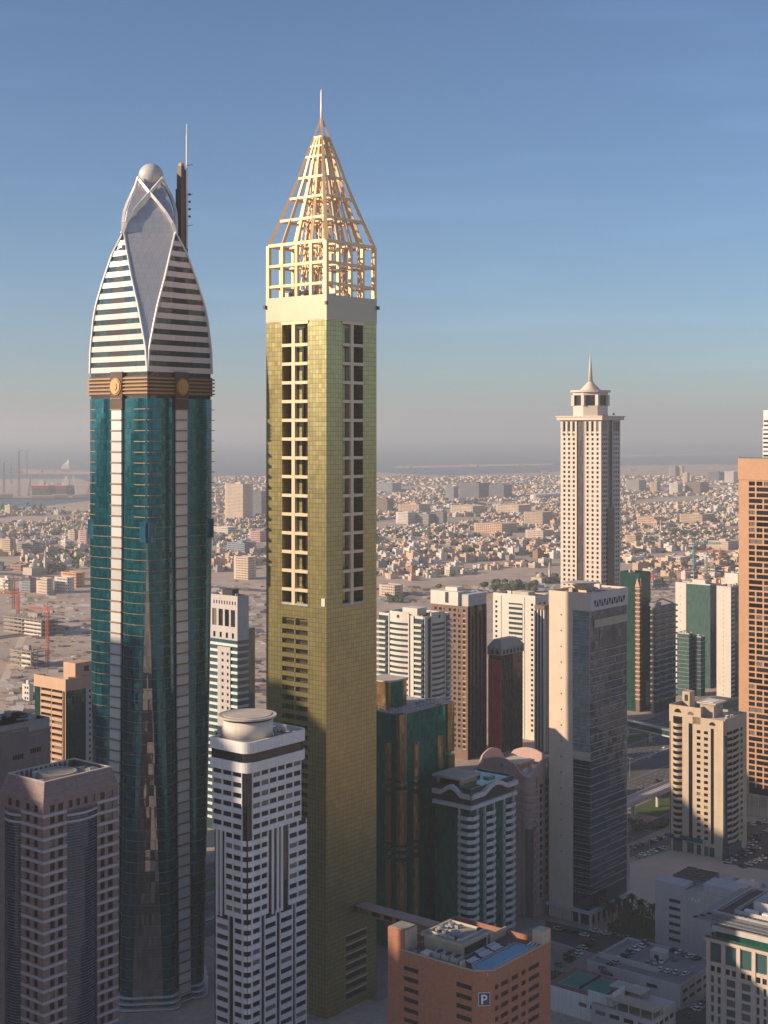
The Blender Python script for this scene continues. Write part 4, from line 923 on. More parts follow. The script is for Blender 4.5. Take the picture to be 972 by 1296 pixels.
# ------------------------------------------------------------------ slender cream tower with octagonal top and needle
def needle_tower():
    b = B('needle_tower', 'tall cream tower with a small octagonal lantern and needle spire', 'tower', 760.7, 1060)
    A, W = b.R(785), b.L(709.5); zt = b.z(531.5); t = .5; fh = 3.585
    b.box('core', 'brown21', t, A - .2, t, W - .2, 0, zt)
    zs = zt - 9.3; rows = [zs - fh * (i + 1) + .9 for i in range(int(zs / fh))]
    tall = [zs + .6]
    def cols(f, pxs, wpx): g = getattr(b, f); return [tuple(sorted((g(p - wpx), g(p + wpx)))) for p in pxs]
    for f, L_, groups, strip in (('L', W, ((756.3, 750, 743.7), (726.2, 720.2, 714.3)), (739.3, 730.3)), ('R', A, ((763.3, 765.4, 767.5), (777.3, 780, 782.7)), (769.3, 774.6))):
        g = getattr(b, f); s0, s1 = sorted((g(strip[0]), g(strip[1])))
        for (u0, u1, pxs) in ((t if f == 'R' else 0, s0, groups[0]), (s1, L_, groups[1])):
            wp = 1.35 if f == 'L' else .72
            w1, cs = MB(), cols(f, pxs, wp)
            b.punched(w1, f, u0, u1, 0, zs, cs, rows, 1.95, t); b.add(w1, 'wall', 'stone21')
            w2 = MB(); b.punched(w2, f, u0, u1, zs, zt, cs, tall, 7.6, t, 'pane', 'tall_window'); b.add(w2, 'attic_wall', 'stone21')
            for a, c_ in cs: b.add(MB().fb(f, c_ + .35, c_ + .95, zs - 2, zt, 0, .35), 'attic_rib', 'stone21')
        b.add(MB().fb(f, s0 - .5, s0 - .05, 0, zt, -.1, .4), 'strip_jamb', 'stone21'); b.add(MB().fb(f, s1 + .05, s1 + .5, 0, zt, -.1, .4), 'strip_jamb', 'stone21')
    b.add(MB().fb('R', b.R(768), b.R(777), 0, b.z(642, 14), -.5, .45), 'lower_strip', 'brown21')
    c = 2.2
    b.add(MB().box(-c, A + c, -c, W + c, zt, zt + 2.4).box(-c - .7, A + c + .7, -c - .7, W + c + .7, zt + 2.4, zt + 3.2), 'cornice', 'stone21')
    x, y = A / 2, W / 2; k = 1095 / F; Z = lambda py: H + (HY - py) * k
    def oct_(r, z0, z1, n=8, q=8): return MB().prism([(x + r * math.cos(math.radians(q + 360 / n * i)), y + r * math.sin(math.radians(q + 360 / n * i))) for i in range(n)], z0, z1)
    z1 = zt + 3.2
    b.add(oct_(14.2, z1, Z(514)), 'lantern_base', 'stone21'); b.add(oct_(13.4, Z(514), Z(500)), 'lantern_glass', 'black'); b.add(oct_(14.4, Z(501), Z(497.3)), 'lantern_band', 'stone21')
    for i in range(8):
        a = math.radians(8 + 45 * i); b.add(MB().bar((x + 13.9 * math.cos(a), y + 13.9 * math.sin(a), Z(514)), (x + 13.9 * math.cos(a), y + 13.9 * math.sin(a), Z(500.8)), 2.6), 'lantern_pier', 'stone21')
    b.add(oct_(15.4, Z(497.3), Z(494.8), 32), 'lantern_roof', 'stone21')
    for i in range(6): b.add(oct_(7.6 - 1.05 * i, Z(494.8 - 1.8 * i), Z(493 - 1.8 * i), 32), 'roof_step', 'stone21')
    b.add(MB().cyl(x, y, Z(484), Z(448), 1.9, .25, 12), 'needle', 'stone21', True)
    b.add(MB().ico(x + 13, y - 13, z1 + 1.6, 1.1), 'dish', 'pale')
    b.done()
needle_tower()

# ------------------------------------------------------------------ beige apartment tower
def beige_tower():
    b = B('apartment_tower', 'beige apartment tower with curved balconies and dark window strips', 'tower', 917, 740)
    A, W = b.R(945), b.L(847); zt = b.z(912.6); zh = zt + 5.0; fh = 3.3; t = .5
    rows = [zt - 8.5 - fh * i for i in range(int((zt - 12) / fh))]
    ustep = b.L(887)
    b.box('core', 'black', t, A - .2, t, W - .2, 0, zt - 1)
    wall = MB()
    g = b.L
    strips = [(g(903.5), g(899.5)), (g(876.5), g(871.5))]; wins = [(g(896), g(891)), (g(886.5), g(881.8))]; bal = (g(863.5), g(852))
    wall.fb('L', g(913.5), strips[0][0], 0, zt, -t, 0)
    b.punched(wall, 'L', strips[0][1], strips[1][0], 0, zt, wins, rows, 1.7, t)
    wall.fb('L', ustep, ustep + .6, zt, zh, -t, 0)
    wall.fb('L', strips[1][1], bal[0], 0, zh - .01, -t, 0); wall.fb('L', bal[1], g(849), 0, zh, -t, 0); wall.fb('L', g(849), W, zt - 4, zh, -t, 0); wall.fb('L', bal[0], bal[1], zt - 1, zh, -t, 0)
    wall.fb('L', ustep + .6, strips[1][1], zt - 3.8, zh, -t, 0)
    for s0, s1 in strips: wall.fb('L', s0, s1, 0, 7, -t, 0)
    wall.fb('L', strips[0][0], strips[0][1], zt - 5, zt, -t, 0); wall.fb('L', strips[1][0], ustep, zt - 3.8, zt, -t, 0)
    for i, z in enumerate(rows + [zt - 5.2]):
        c_ = (bal[0] + bal[1]) / 2; hw = (bal[1] - bal[0]) / 2
        p = [(-1.7 * math.sin(math.pi * j / 8) + .05, bal[1] - 2 * hw * j / 8) for j in range(9)]; b.add(MB().band(p, z - 1.1, z + .5, .3), 'balcony', 'beige'); b.add(MB().prism([(.5, bal[0]), (.5, bal[1])] + p, z - 1.1, z - .85), 'balcony_slab', 'beige')
    rr = b.R
    wall.fb('R', t, rr(919.5), zt - 8, zt, -t, 0); wall.fb('R', rr(935.5), A, 0, zt, -t, 0)
    b.add(wall, 'wall', 'beige')
    w2 = MB()
    for z in rows:
        u0, u1 = rr(920), rr(935.5); p = [(u0 + (u1 - u0) * j / 8, -1.3 * math.sin(math.pi * j / 8) + .1) for j in range(9)]; b.add(MB().band(p, z - .9, z + .55, .4), 'balcony_band', 'beige')
        b.piece('side_window', 'pane', 'R', rr(937.3), rr(939.8), z + .2, z + 1.9, -.05, .06)
        for u in (rr(927.6),): w2.box(u, u + .5, .1, .6, z + .55, z + fh - .9)
    b.add(w2, 'balcony_pier', 'beige', stuff=True)
    b.add(MB().fb('R', rr(919.7), rr(935.4), zt - 6.5, zt, -t, .1), 'head_wall', 'beige')
    b.add(MB().loft([[(-.3 - f, -.3 - f, z), (2.6, -.3 - f, z), (2.6, .6, z), (-.3 - f, .6, z)] for z, f in ((0, 1.3), (12, .2), (zt - 8, 0))]), 'corner_strip', 'tealwin')
    b.add(MB().loft([[(-.35 - f, .6, z), (.5, .6, z), (.5, g(913.5), z), (-.05 - f * .6, g(913.5), z)] for z, f in ((0, 1.5), (12, .2), (zt, 0))]), 'corner_buttress', 'beige')
    def arch(u, w_, z):
        m = MB(); pts = [(u + w_ * math.cos(math.radians(q)), z + w_ * math.sin(math.radians(q))) for q in range(0, 181, 20)]; m.loft([[(-h, y, zz) for y, zz in pts] for h in (.0, .1)]); b.add(m, 'arch_window', 'pane')
    arch((strips[0][0] + strips[0][1]) / 2, 1.8, zt - 3.3); arch((strips[1][0] + strips[1][1]) / 2, 1.8, zt + .8); arch((bal[0] + bal[1]) / 2, 2.0, zt + 1.2)
    b.box('sign_fascia', 'signblue', -1.0, -.02, g(889), W + .5, 6.6, 8.6); b.box('shop_front', 'pane_teal', -.12, .02, g(878), g(870), .3, 5.6); b.box('shop_front', 'pane_teal', -.12, .02, g(863), g(853), .3, 5.6)
    for p0, p1 in ((887, 882), (896.5, 891.5), (904, 898)): b.box('shop_front', 'pane_teal', -.12, .02, g(p1) - (g(p1) - g(p0)), g(p1), .3, 5.2)
    b.box('lobby_glazing', 'pane_teal', rr(920), rr(938), -.3, .4, 0, 6)
    # roof
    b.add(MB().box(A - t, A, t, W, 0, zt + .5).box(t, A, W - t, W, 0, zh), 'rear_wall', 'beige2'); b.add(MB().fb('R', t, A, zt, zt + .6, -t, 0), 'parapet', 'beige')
    b.box('roof_deck', 'roof_pale', t, A - t, t, W - t, zt - 1, zt - .6)
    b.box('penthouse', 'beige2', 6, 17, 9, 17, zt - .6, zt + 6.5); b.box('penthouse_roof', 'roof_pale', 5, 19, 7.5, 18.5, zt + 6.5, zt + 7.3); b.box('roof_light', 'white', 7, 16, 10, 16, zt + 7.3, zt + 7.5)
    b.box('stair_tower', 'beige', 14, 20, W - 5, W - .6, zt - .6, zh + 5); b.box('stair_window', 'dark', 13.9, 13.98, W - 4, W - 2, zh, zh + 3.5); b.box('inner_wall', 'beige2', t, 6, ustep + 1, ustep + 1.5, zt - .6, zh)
    r = random.Random(2)
    for i in range(10): u, v = r.uniform(8, A - 4), r.uniform(1, 6); b.box('roof_unit', r.choice(['metal', 'white2', 'roof_pale']), u, u + 2, v, v + 1.2, zt - .6, zt + r.uniform(.2, 1))
    b.done()
beige_tower()

# ------------------------------------------------------------------ orange hotel slab at the edge
def orange_tower():
    x0, y0 = (935 - CX) / F * 830, 830.0; W = 46.0; fx, fy = x0 - LX * W, y0 - LY * W
    b = B('orange_tower', 'orange stone tower with an irregular grid of square windows', 'tower', CX + fx / fy * F, fy)
    A = 26.0; zt = H + (HY - 580) * 828 / F; zs = H + (HY - 607) * 828 / F; fh = 3.4; t = .5
    b.box('core', 'black', t, A - .2, .2, W - .2, 13, zs)
    b.box('top_block', 'orange', -.5, A, -.4, W + .3, zs, zt); b.box('roof_edge', 'greenpale', .2, A, .2, W, zt, zt + .5); b.box('side_wall', 'orange', t, A, W - .2, W, 13, zs)
    r = random.Random(12); m = MB(); cols = [tuple(sorted((b.L(947.8 + 9.6 * i), b.L(955.4 + 9.6 * i)))) for i in range(7)]
    m.fb('L', cols[0][1], W, 13, zs, -t, 0); lo = cols[-1][0]; m.fb('L', 0, lo, 13, zs, -t, 0)
    for z in steps(zs - fh, 13, fh):
        m.fb('L', lo, cols[0][1], z + 2.45, z + fh, -t, 0); i = 0
        while i < 7:
            k = 2 if (r.random() < .3 and i < 6) else 1; u1 = cols[i][1]; u0 = cols[i + k - 1][0]
            b.piece('window', 'pane', 'L', u0, u1, z, z + 2.45, -t - .04, -t + .06); b.piece('mullion', 'dark', 'L', (u0 + u1) / 2 - .1, (u0 + u1) / 2 + .1, z, z + 2.45, -t + .06, -t + .16)
            if i + k < 7: m.fb('L', cols[i + k][1], u0, z, z + 2.45, -t, 0)
            i += k
    b.add(m, 'window_grid', 'orange')
    b.box('lobby', 'lobby', .3, A, .3, W - .3, 0, 13)
    for u in steps(.2, W, 5.5): b.box('lobby_pier', 'roof_pale', -.1, .28, u, u + .7, 0, 13)
    b.done()
orange_tower()
def far_white():
    b = B('stepped_tower', 'white stepped tower just behind the orange tower', 'tower', 977, 1300); A, W = 20, 9; zt = b.z(530)
    b.box('wall', 'white', 0, A, 0, W, 0, zt - 8); b.box('upper_wall', 'white', 1.5, A, 1.5, W, zt - 8, zt + 8)
    for z in steps(zt - 3, 100, 4): b.piece('window_band', 'pane', 'L', .6 if z < zt - 8 else 2, W - .5, z, z + 1.7, -.03 if z < zt - 8 else -1.6, .05 if z < zt - 8 else -1.45); b.piece('window_band', 'pane', 'R', .6 if z < zt - 8 else 2, A - .5, z, z + 1.7, -.03 if z < zt - 8 else -1.6, .05 if z < zt - 8 else -1.45)
    b.done()
far_white()

# ------------------------------------------------------------------ buildings across the highway
def white_fan():
    b = B('fan_balcony_tower', 'white tower with stacked side balconies and round porthole crown plates', 'tower', 536, 890)
    A, W = b.R(571), b.L(478); zt = b.z(780); fh = 3.5
    b.box('core', 'tealwin', .6, A - .6, .6, W - .6, 0, zt - 2)
    for f, (u0, u1), Ln in (('L', (b.L(517), b.L(493)), W), ('R', (b.R(546), b.R(563)), A)):
        n = 6; up = zt + 1.5
        def path(g): return [((u0 + (u1 - u0) * j / n), .2 - 1.2 * math.sin(math.pi * j / n) - g) for j in range(n + 1)] if f == 'R' else [(.2 - 1.2 * math.sin(math.pi * (1 - j / n)) - g, u1 - (u1 - u0) * j / n) for j in range(n + 1)]
        b.add(MB().band(path(0), zt - 5.5, up, .8), 'crown_plate', 'white2')
        c = MB(); uc = (u0 + u1) / 2; c.loft([[((uc + 1.1 * math.cos(q), -h, zt - 1.5 + 1.1 * math.sin(q)) if f == 'R' else (-h, uc + 1.1 * math.cos(q), zt - 1.5 + 1.1 * math.sin(q))) for q in [math.radians(x) for x in range(0, 360, 30)]] for h in (.9, 1.15)]); b.add(c, 'porthole', 'dark')
        for z in steps(zt - 5.5 - fh, 1, fh): b.add(MB().band(path(0), z, z + 1.9, .7), 'curved_spandrel', 'white2')
        for e in (u0 - .6, u1): b.add(MB().fb(f, e, e + .7, 0, zt, -.5, .35), 'pier', 'white2')
        cols = ((b.L(534), b.L(525)), (b.L(488.5), b.L(478))) if f == 'L' else ((b.R(565), A), )
        for (v0, v1) in cols:
            for z in steps(zt - 6.5, 1, fh): b.piece('balcony', 'white2', f, v0, v1, z, z + 1.35, -.4, 1.1)
        for e in ((b.L(523), b.L(519.5)) if f == 'L' else (b.R(539), b.R(545))) and ([(b.L(523.5), b.L(519.5))] if f == 'L' else [(b.R(537.5), b.R(541))]): b.add(MB().fb(f, e[0], e[1], 0, zt - .5, -.5, .15), 'wall_strip', 'white2')
    b.roof(zt - 2, .6, A - .6, .6, W - .6, 1.6, 'white2', 'roof_pale', 31, 8); b.box('lift_house', 'white2', 9, 19, 12, 24, zt - 2, zt + 3)
    b.done()
white_fan()
def brown_tower():
    b = B('brown_tower', 'brown stone and bronze glass tower with white rooftop boxes', 'tower', 592, 965)
    A, W = b.R(617), b.L(546); zt = b.z(768); fh = 3.6; t = .5
    b.box('core', 'brownglass', t, A - .3, t, W - .3, 0, zt)
    wall = MB(); rows = [zt - 4 - fh * i for i in range(int((zt - 5) / fh))]
    cs = [tuple(sorted((b.L(p), b.L(p - 3.2)))) for p in (589, 583, 577, 571, 565, 559, 553)]
    b.punched(wall, 'L', 0, W, 0, zt, cs, rows, 1.9, t, 'pane'); b.add(wall, 'wall', 'brown')
    for i, px in enumerate((594, 598, 603, 608, 613)): u = b.R(px); b.add(MB().fb('R', u, u + 1.4, 0, zt - (i % 2) * 6, -.3, .9), 'pilaster', 'brownglass')
    for i, z in enumerate(rows): b.piece('stone_sill', 'orangeband', 'L', b.L(590), b.L(586), z - .8, z - .2, 0, .25)
    b.add(MB().box(-.4, 14, 8, W + .4, zt, zt + 9.5), 'roof_box', 'white2'); b.add(MB().box(-.46, -.4, 16, 19, zt + 1.5, zt + 9), 'box_slot', 'dark'); b.add(MB().box(2, A, 1, 7.9, zt, zt + 8), 'roof_box', 'greywall'); b.box('lift_house', 'white2', 4, 12, 12, 22, zt + 9.5, zt + 12)
    b.done()
brown_tower()
def red_tower():
    b = B('red_tower', 'tower with one red wall and dark glass under a grey mansard', 'tower', 634.5, 985)
    A, W = b.R(662), b.L(618); zt = b.z(830)
    b.box('glass_wall', 'brownglass', .3, A, .3, W, 0, zt); b.add(MB().fb('L', 0, W, 0, zt - 3, -.3, .15), 'red_wall', 'red'); b.add(MB().fb('R', b.R(648), b.R(651), 0, zt, -.2, .6), 'centre_pier', 'brownglass')
    b.add(MB().box(-.5, A + .5, -.5, W + .5, zt, zt + 5), 'arcade_wall', 'redroof')
    for i in range(6):
        u = 2.5 + i * 4.4; pts = [(u + 1.2 * math.cos(math.radians(q)), zt + 2.6 + 1.2 * math.sin(math.radians(q))) for q in range(0, 181, 30)] + [(u - 1.2, zt + .8), (u + 1.2, zt + .8)]
        b.add(MB().loft([[(x, -h, z) for x, z in pts] for h in (.45, .62)]), 'arch_window', 'pane')
    for i in range(2):
        u = 3 + i * 4.4; pts = [(u + 1.2 * math.cos(math.radians(q)), zt + 2.6 + 1.2 * math.sin(math.radians(q))) for q in range(0, 181, 30)] + [(u - 1.2, zt + .8), (u + 1.2, zt + .8)]
        b.add(MB().loft([[(-h, x, z) for x, z in pts] for h in (.45, .62)]), 'arch_window', 'pane')
    b.add(MB().loft([[(-.8, -.8, zt + 5), (A + .8, -.8, zt + 5), (A + .8, W + .8, zt + 5), (-.8, W + .8, zt + 5)], [(4, 3, zt + 10.5), (A - 4, 3, zt + 10.5), (A - 4, W - 2, zt + 10.5), (4, W - 2, zt + 10.5)]]), 'mansard', 'redroof')
    b.done()
red_tower()
def white_slab():
    b = B('white_slab_tower', 'broad white tower with a teal window column in the middle', 'tower', 677.5, 1025)
    A, W = b.R(694), b.L(624); zt = b.z(757); fh = 3.67; t = .5
    b.box('core', 'tealwin', t, A, t, W - .2, 0, zt - .5); wall = MB(); rows = [zt - 6 - fh * i for i in range(int((zt - 8) / fh))]
    c1 = [(b.L(675), b.L(672)), (b.L(629.5), b.L(626.8))]; cm = (b.L(661.5), b.L(644))
    b.punched(wall, 'L', 0, cm[0] - .01, 0, zt, c1[:1], rows, 1.8, t); b.punched(wall, 'L', cm[1], W, 0, zt, c1[1:], rows, 1.8, t)
    wall.fb('L', cm[0], cm[1], zt - 5, zt, -t, 0); b.add(wall, 'wall', 'white2')
    for z in rows: b.piece('spandrel', 'white2', 'L', cm[0], cm[1], z - 1.9, z - .2, -t, .3)
    w2 = MB(); b.punched(w2, 'R', t, A, 0, zt, [(b.R(682), b.R(685)), (b.R(688), b.R(691))], rows, 2.0, t, 'pane', 'side_window'); b.add(w2, 'side_wall', 'white2')
    for p in (634.5, 664): b.add(MB().fb('L', b.L(p), b.L(p) + .8, 0, zt, 0, .4), 'wall_rib', 'white2')
    b.roof(zt, .1, A, .1, W - .1, 1.5, 'white2', 'roof', 17, 6); b.box('lift_house', 'roof_pale', 3, 12, 8, 22, zt, zt + 3.4)
    b.done()
white_slab()
def slim_tower():
    b = B('slim_tower', 'slim cream tower with full height dark strips and brown roof', 'tower', 689, 990)
    A, W = 8, 8; zt = b.z(772); b.box('core', 'dglass', .4, A, .4, W, 0, zt)
    for u in (0, 2.5, 5.2, 7.4): b.add(MB().fb('L', u, u + .9, 0, zt, -.4, .2), 'pilaster', 'white2')
    for u in (.4, 3, 5.8): b.add(MB().fb('R', u, u + 1.1, 0, zt, -.4, .2), 'pilaster', 'taywall')
    b.box('roof_block', 'brown', -.3, A, -.3, W, zt, zt + 3); b.done()
slim_tower()
def chevron_tower():
    b = B('chevron_tower', 'dark green glass tower with a stepped orange chevron strip', 'tower', 809, 1130)
    A, W = b.R(823.5), b.L(783); zt = b.z(727)
    b.box('curtain_wall', 'greendeep', 0, A, 0, W, 0, zt); b.box('corner_strip', 'brown', -.6, 2.4, -.6, 2.8, 0, zt - 8)
    for z in steps(zt - 12, 4, 3.7): b.box('strip_ledge', 'orangeband', -.9, 2.7, -.9, 3.2, z, z + 1.1)
    ap = MB(); ap.loft([[(-.7 - h, -.7 - h, zt - 10), (3.2, -.7 - h, zt - 10), (1.2, -.7 - h, zt - 3)] for h in (0, .3)]); b.add(ap, 'chevron_cap', 'orangeband'); ap = MB(); ap.loft([[(-.7 - h, -.7, zt - 10), (-.7 - h, 3.4, zt - 10), (-.7 - h, 1.2, zt - 3)] for h in (0, .3)]); b.add(ap, 'chevron_cap', 'orangeband')
    for z in steps(zt - 3.7, 2, 3.7): b.add(MB().band([(-.1, W), (-.1, -.1), (A, -.1)], z - .12, z + .12, .2), 'floor_ledge', 'greendeep')
    b.roof(zt, 0.02, A - .02, .02, W - .02, 1.2, 'greendeep', 'brown', 6, 3)
    b.box('billboard', 'orangeband', A - 8, A - 2, -.3, -.02, b.z(880, A), b.z(860, A)); b.box('billboard', 'white2', A - 8, A - 2, -.3, -.02, b.z(891, A), b.z(880.5, A)); b.done()
chevron_tower()
def rippled_tower():
    b = B('rippled_tower', 'dark grey tower with rippling floor slabs and an angled roof frame', 'tower', 829, 1122)
    A, W = b.R(857), b.L(823); zt = b.z(770); fh = 4.6
    b.box('core', 'dglass', .8, A - .8, .8, W, 0, zt)
    for i, z in enumerate(steps(zt - 1.4, 3, fh)):
        p = [(-.2, W), (-.2, 0)] + [(A * j / 14, -.6 - .9 * math.sin(j * 1.35)) for j in range(15)] + [(A + .4, 3)]
        b.add(MB().band(p, z, z + 1.25, 1.6), 'floor_slab', 'steel')
    b.box('roof_deck', 'roof', .5, A - .5, .5, W, zt, zt + .4); b.add(MB().tube([(2, 2, zt), (8, 3, zt + 5), (20, 4, zt + 5.5), (A - 2, 3, zt + 1)], 1.1), 'roof_frame', 'steel'); b.box('plant_house', 'steel', 6, 16, 3, 9, zt + .4, zt + 3.5); b.done()
rippled_tower()
def pair_offices():
    for px, pr, pl, ptop, mt, lab in ((872, 875, 857, 803, 'greenpale', 'low green grey glass office beside the rippled tower'), (887, 890, 874.5, 807, 'tealwin', 'low dark glass office beside the pale green tower')):
        b = B('glass_office', lab, 'building', px, 1195); A, W = max(8, b.R(pr)), b.L(pl); zt = b.z(ptop); b.box('curtain_wall', mt, 0, A, 0, W, 0, zt)
        for z in steps(zt - 3.6, 2, 3.6): b.add(MB().band([(-.1, W), (-.1, -.1), (A, -.1)], z - .2, z + .2, .2), 'floor_ledge', 'steel')
        b.roof(zt, .02, A - .02, .02, W - .02, 1, 'greywall', 'roof_pale', px, 2); b.done()
pair_offices()
def jade_tower():
    b = B('jade_tower', 'pale green glass tower with a white end strip', 'tower', 899, 1232)
    A, W = b.R(906.5), b.L(855); zt = b.z(741); b.box('curtain_wall', 'greenpale', 0, A, 0, W, 0, zt); u = b.L(868.5)
    b.add(MB().fb('L', u, W, 0, zt + 1, -.2, .3), 'end_strip', 'white2'); b.add(MB().fb('R', .2, A, 0, zt, -.2, .15), 'side_glass', 'dglass')
    for z in steps(zt - 4, 4, 7.4): b.piece('strip_vent', 'dark', 'L', (u + W) / 2 - .3, (u + W) / 2 + .3, z, z + .7, .25, .4)
    b.roof(zt, .02, A, .02, W - .02, 1, 'white2', 'roof_pale', 9, 5); b.box('lift_house', 'white2', 2, A - 1, 6, 18, zt, zt + 4); b.done()
jade_tower()
def teal_edge():
    b = B('white_teal_tower', 'white tower with teal glass side next to the orange tower', 'tower', 925, 1190)
    A, W = b.R(938), b.L(907); zt = b.z(744); t = .5; b.box('core', 'tealwin', t, A, t, W, 0, zt); wall = MB(); rows = [zt - 4 - 3.8 * i for i in range(24)]
    wall.fb('L', 0, W, 0, zt, -t, 0); b.add(wall, 'wall', 'white2')
    for z in rows: b.piece('wall_slot', 'dark', 'L', W * .5, W * .5 + .6, z, z + .6, -.05, .12)
    for z in rows: b.piece('spandrel', 'white2', 'R', t, b.R(930), z, z + 1.4, -t, .1)
    b.roof(zt, 0, A, 0, W, 1, 'white2', 'roof_pale', 10, 4); b.done()
    b = B('white_block', 'plain white block with one dark slot behind the white teal tower', 'building', 934, 1330); A, W = 14, b.L(917); zt = b.z(727); b.box('wall', 'white2', 0, A, 0, W, 0, zt); b.box('slot_window', 'pane', -.1, .05, 2, 9, zt - 14, zt - 11); b.roof(zt, 0.02, A - .02, .02, W - .02, .8, 'white2', 'roof_pale', 3, 2)
teal_edge()
def peach_tower():
    b = B('peach_balcony_tower', 'green glass tower with peach balcony bands and rooftop pool', 'tower', 83, 740)
    A, W = b.R(119), b.L(43); zt = b.z(862); fh = 3.3
    b.box('curtain_wall', 'greendeep', .3, A - 3, .3, W - .2, 0, zt - 3)
    b.add(MB().band([(0, W), (0, 0), (A - .2, 0)], zt - 5.5, zt + .8, .5), 'crown_wall', 'orangeband')
    u0, u1 = b.L(80.5), b.L(53.5)
    for z in steps(zt - 7.8, 2, fh): b.piece('balcony', 'orangeband', 'L', u0, (u0 + u1) / 2 - .2, z - .6, z + 1.1, -.4, 1.1); b.piece('balcony', 'orangeband', 'L', (u0 + u1) / 2 + .2, u1, z - .6, z + 1.1, -.4, 1.1); b.piece('balcony_window', 'pane', 'L', u0, u1, z + 1.1, z + 2.6, -.35, -.22)
    for e in (u0 - .7, (u0 + u1) / 2 - .2, u1): b.add(MB().fb('L', e, e + .4, 0, zt - 5.5, -.3, .9), 'pier', 'orangeband')
    b.add(MB().fb('L', -.1, u0 - .8, 0, zt - 5.5, -.3, .12), 'corner_pier', 'orangeband')
    for z in steps(zt - 8, 2, fh): b.add(MB().fb('R', .6, A - 5.6, z, z + .3, -.3, .08), 'floor_ledge', 'greendeep')
    w2 = MB(); b.punched(w2, 'R', A - 5.5, A, 0, zt - 5.5, [(A - 3.4, A - 2)], [z - .2 for z in steps(zt - 8, 4, fh)], 1.6, .4, 'pane', 'side_window'); b.add(w2, 'side_wall', 'greywall'); b.box('side_core', 'greywall', A - 5.4, A, .4, W - .2, 0, zt - 5.4)
    b.box('roof_deck', 'roof_pale', .5, A, .5, W, zt - 3, zt - 2.6); b.box('pool_water', 'pool', 2, 9, 6, 16, zt - 2.6, zt - 2.3); b.box('stair_tower', 'orangeband', 8, A, 2, 12, zt - 2.6, zt + 8); b.box('stair_window', 'pane', 14, 17, 1.9, 1.97, zt + 3, zt + 6); b.box('tank', 'pane_teal', 5, 7, 1, 4, zt - 2.6, zt + 1); b.done()
peach_tower()
def rose_block():
    b = B('rose_block', 'dusty rose windowless block with a few grouped windows and cream roof', 'building', 1.5, 672)
    A, W = b.R(64), 26.0; zt = b.z(925); b.box('wall', 'rosewall', 0, A, 0, W, 0, zt - 3); b.box('roof_band', 'roof_pale', .3, A - .3, .3, W - .3, zt - 3, zt + 1.5); b.box('upper_wall', 'rosewall', -.15, A * .55, -.15, W, zt - 3.2, zt - .6)
    for (p0, p1, y0) in ((16, 30, 955), (38, 52, 951)):
        n = 5; q0, q1 = b.R(p0), b.R(p1)
        for i in range(n): b.piece('window', 'pane', 'R', q0 + (q1 - q0) * i / n + .1, q0 + (q1 - q0) * (i + 1) / n - .25, b.z(y0, 10) - 2.3, b.z(y0, 10), -.05, .08)
    for (p0, p1, y0, y1) in ((14, 30, 923, 943), (36, 55, 932, 950)): b.add(MB().band([(b.R(p0), -.25), (b.R(p1), -.25)], b.z(y0, 12) - .5, b.z(y0, 12), .3), 'wall_ledge', 'pinkstone')
    for i in range(6): b.piece('low_window', 'pane', 'R', 2 + i * 4, 4 + i * 4, 30, 32, -.05, .08)
    b.roof(zt + 1.5, .3, A - .3, .3, W - .3, .6, 'roof_pale', 'roof_pale', 13, 5); b.done()
rose_block()
def grey_teal():
    b = B('loggia_tower', 'pale grey tower with tall top loggia openings and green window bands', 'tower', 300.5, 785)
    A, W = 9.0, b.L(262); zt = b.z(757); t = .6; fh = 3.8
    b.box('core', 'pane_teal', t, A, t, W - .2, 0, zt - 1)
    w_ = MB(); cs = [tuple(sorted((b.L(p), b.L(p - 5.4)))) for p in (297.5, 289.8, 282, 274)]
    b.punched(w_, 'L', 0, W, zt - 17.5, zt - 5.5, cs, [zt - 16.5], 9.5, t, 'pane', 'loggia_opening')
    sl = [(u, u + .9) for u in steps(1.4, W - 2, 2.1)]; b.punched(w_, 'L', 0, W, zt - 5.5, zt, sl, [zt - 4.2], 2.0, t, 'pane', 'slot_opening')
    b.punched(w_, 'L', 0, W, zt - 24, zt - 17.5, [(a + .8, c - .8) for a, c in cs], [zt - 23], 3, t, 'pane', 'small_opening'); b.add(w_, 'top_wall', 'greywall')
    b.box('side_top', 'greywall', t, A, 0, t - .01, zt - 24, zt)
    for z in steps(zt - 27, 2, fh): b.piece('spandrel', 'white', 'L', 0, W, z - .5, z + .9, -t, .1); b.piece('spandrel', 'greywall', 'R', t, A, z - .5, z + .9, -t, .1)
    c0, c1 = b.L(292), b.L(276); w2 = MB(); b.punched(w2, 'L', c0, c1, 0, zt - 28, [(c0 + 1.2, c0 + 2.6), (c0 + 5.2, c0 + 6.8)], [z + .3 for z in steps(zt - 33, 2, fh)], 1.7, .3, 'pane', 'window'); w2.v = [(x - .45, y, z) for x, y, z in w2.v]; b.add(w2, 'centre_wall', 'greywall')
    b.roof(zt, 0.02, A, .02, W, 1, 'greywall', 'roof', 12, 3); b.box('plant_house', 'dark', 2, 7, 6, 14, zt, zt + 4); b.box('side_wing', 'greenpale', A, A + 6, 1, W - 4, 0, zt - 18); b.done()
grey_teal()
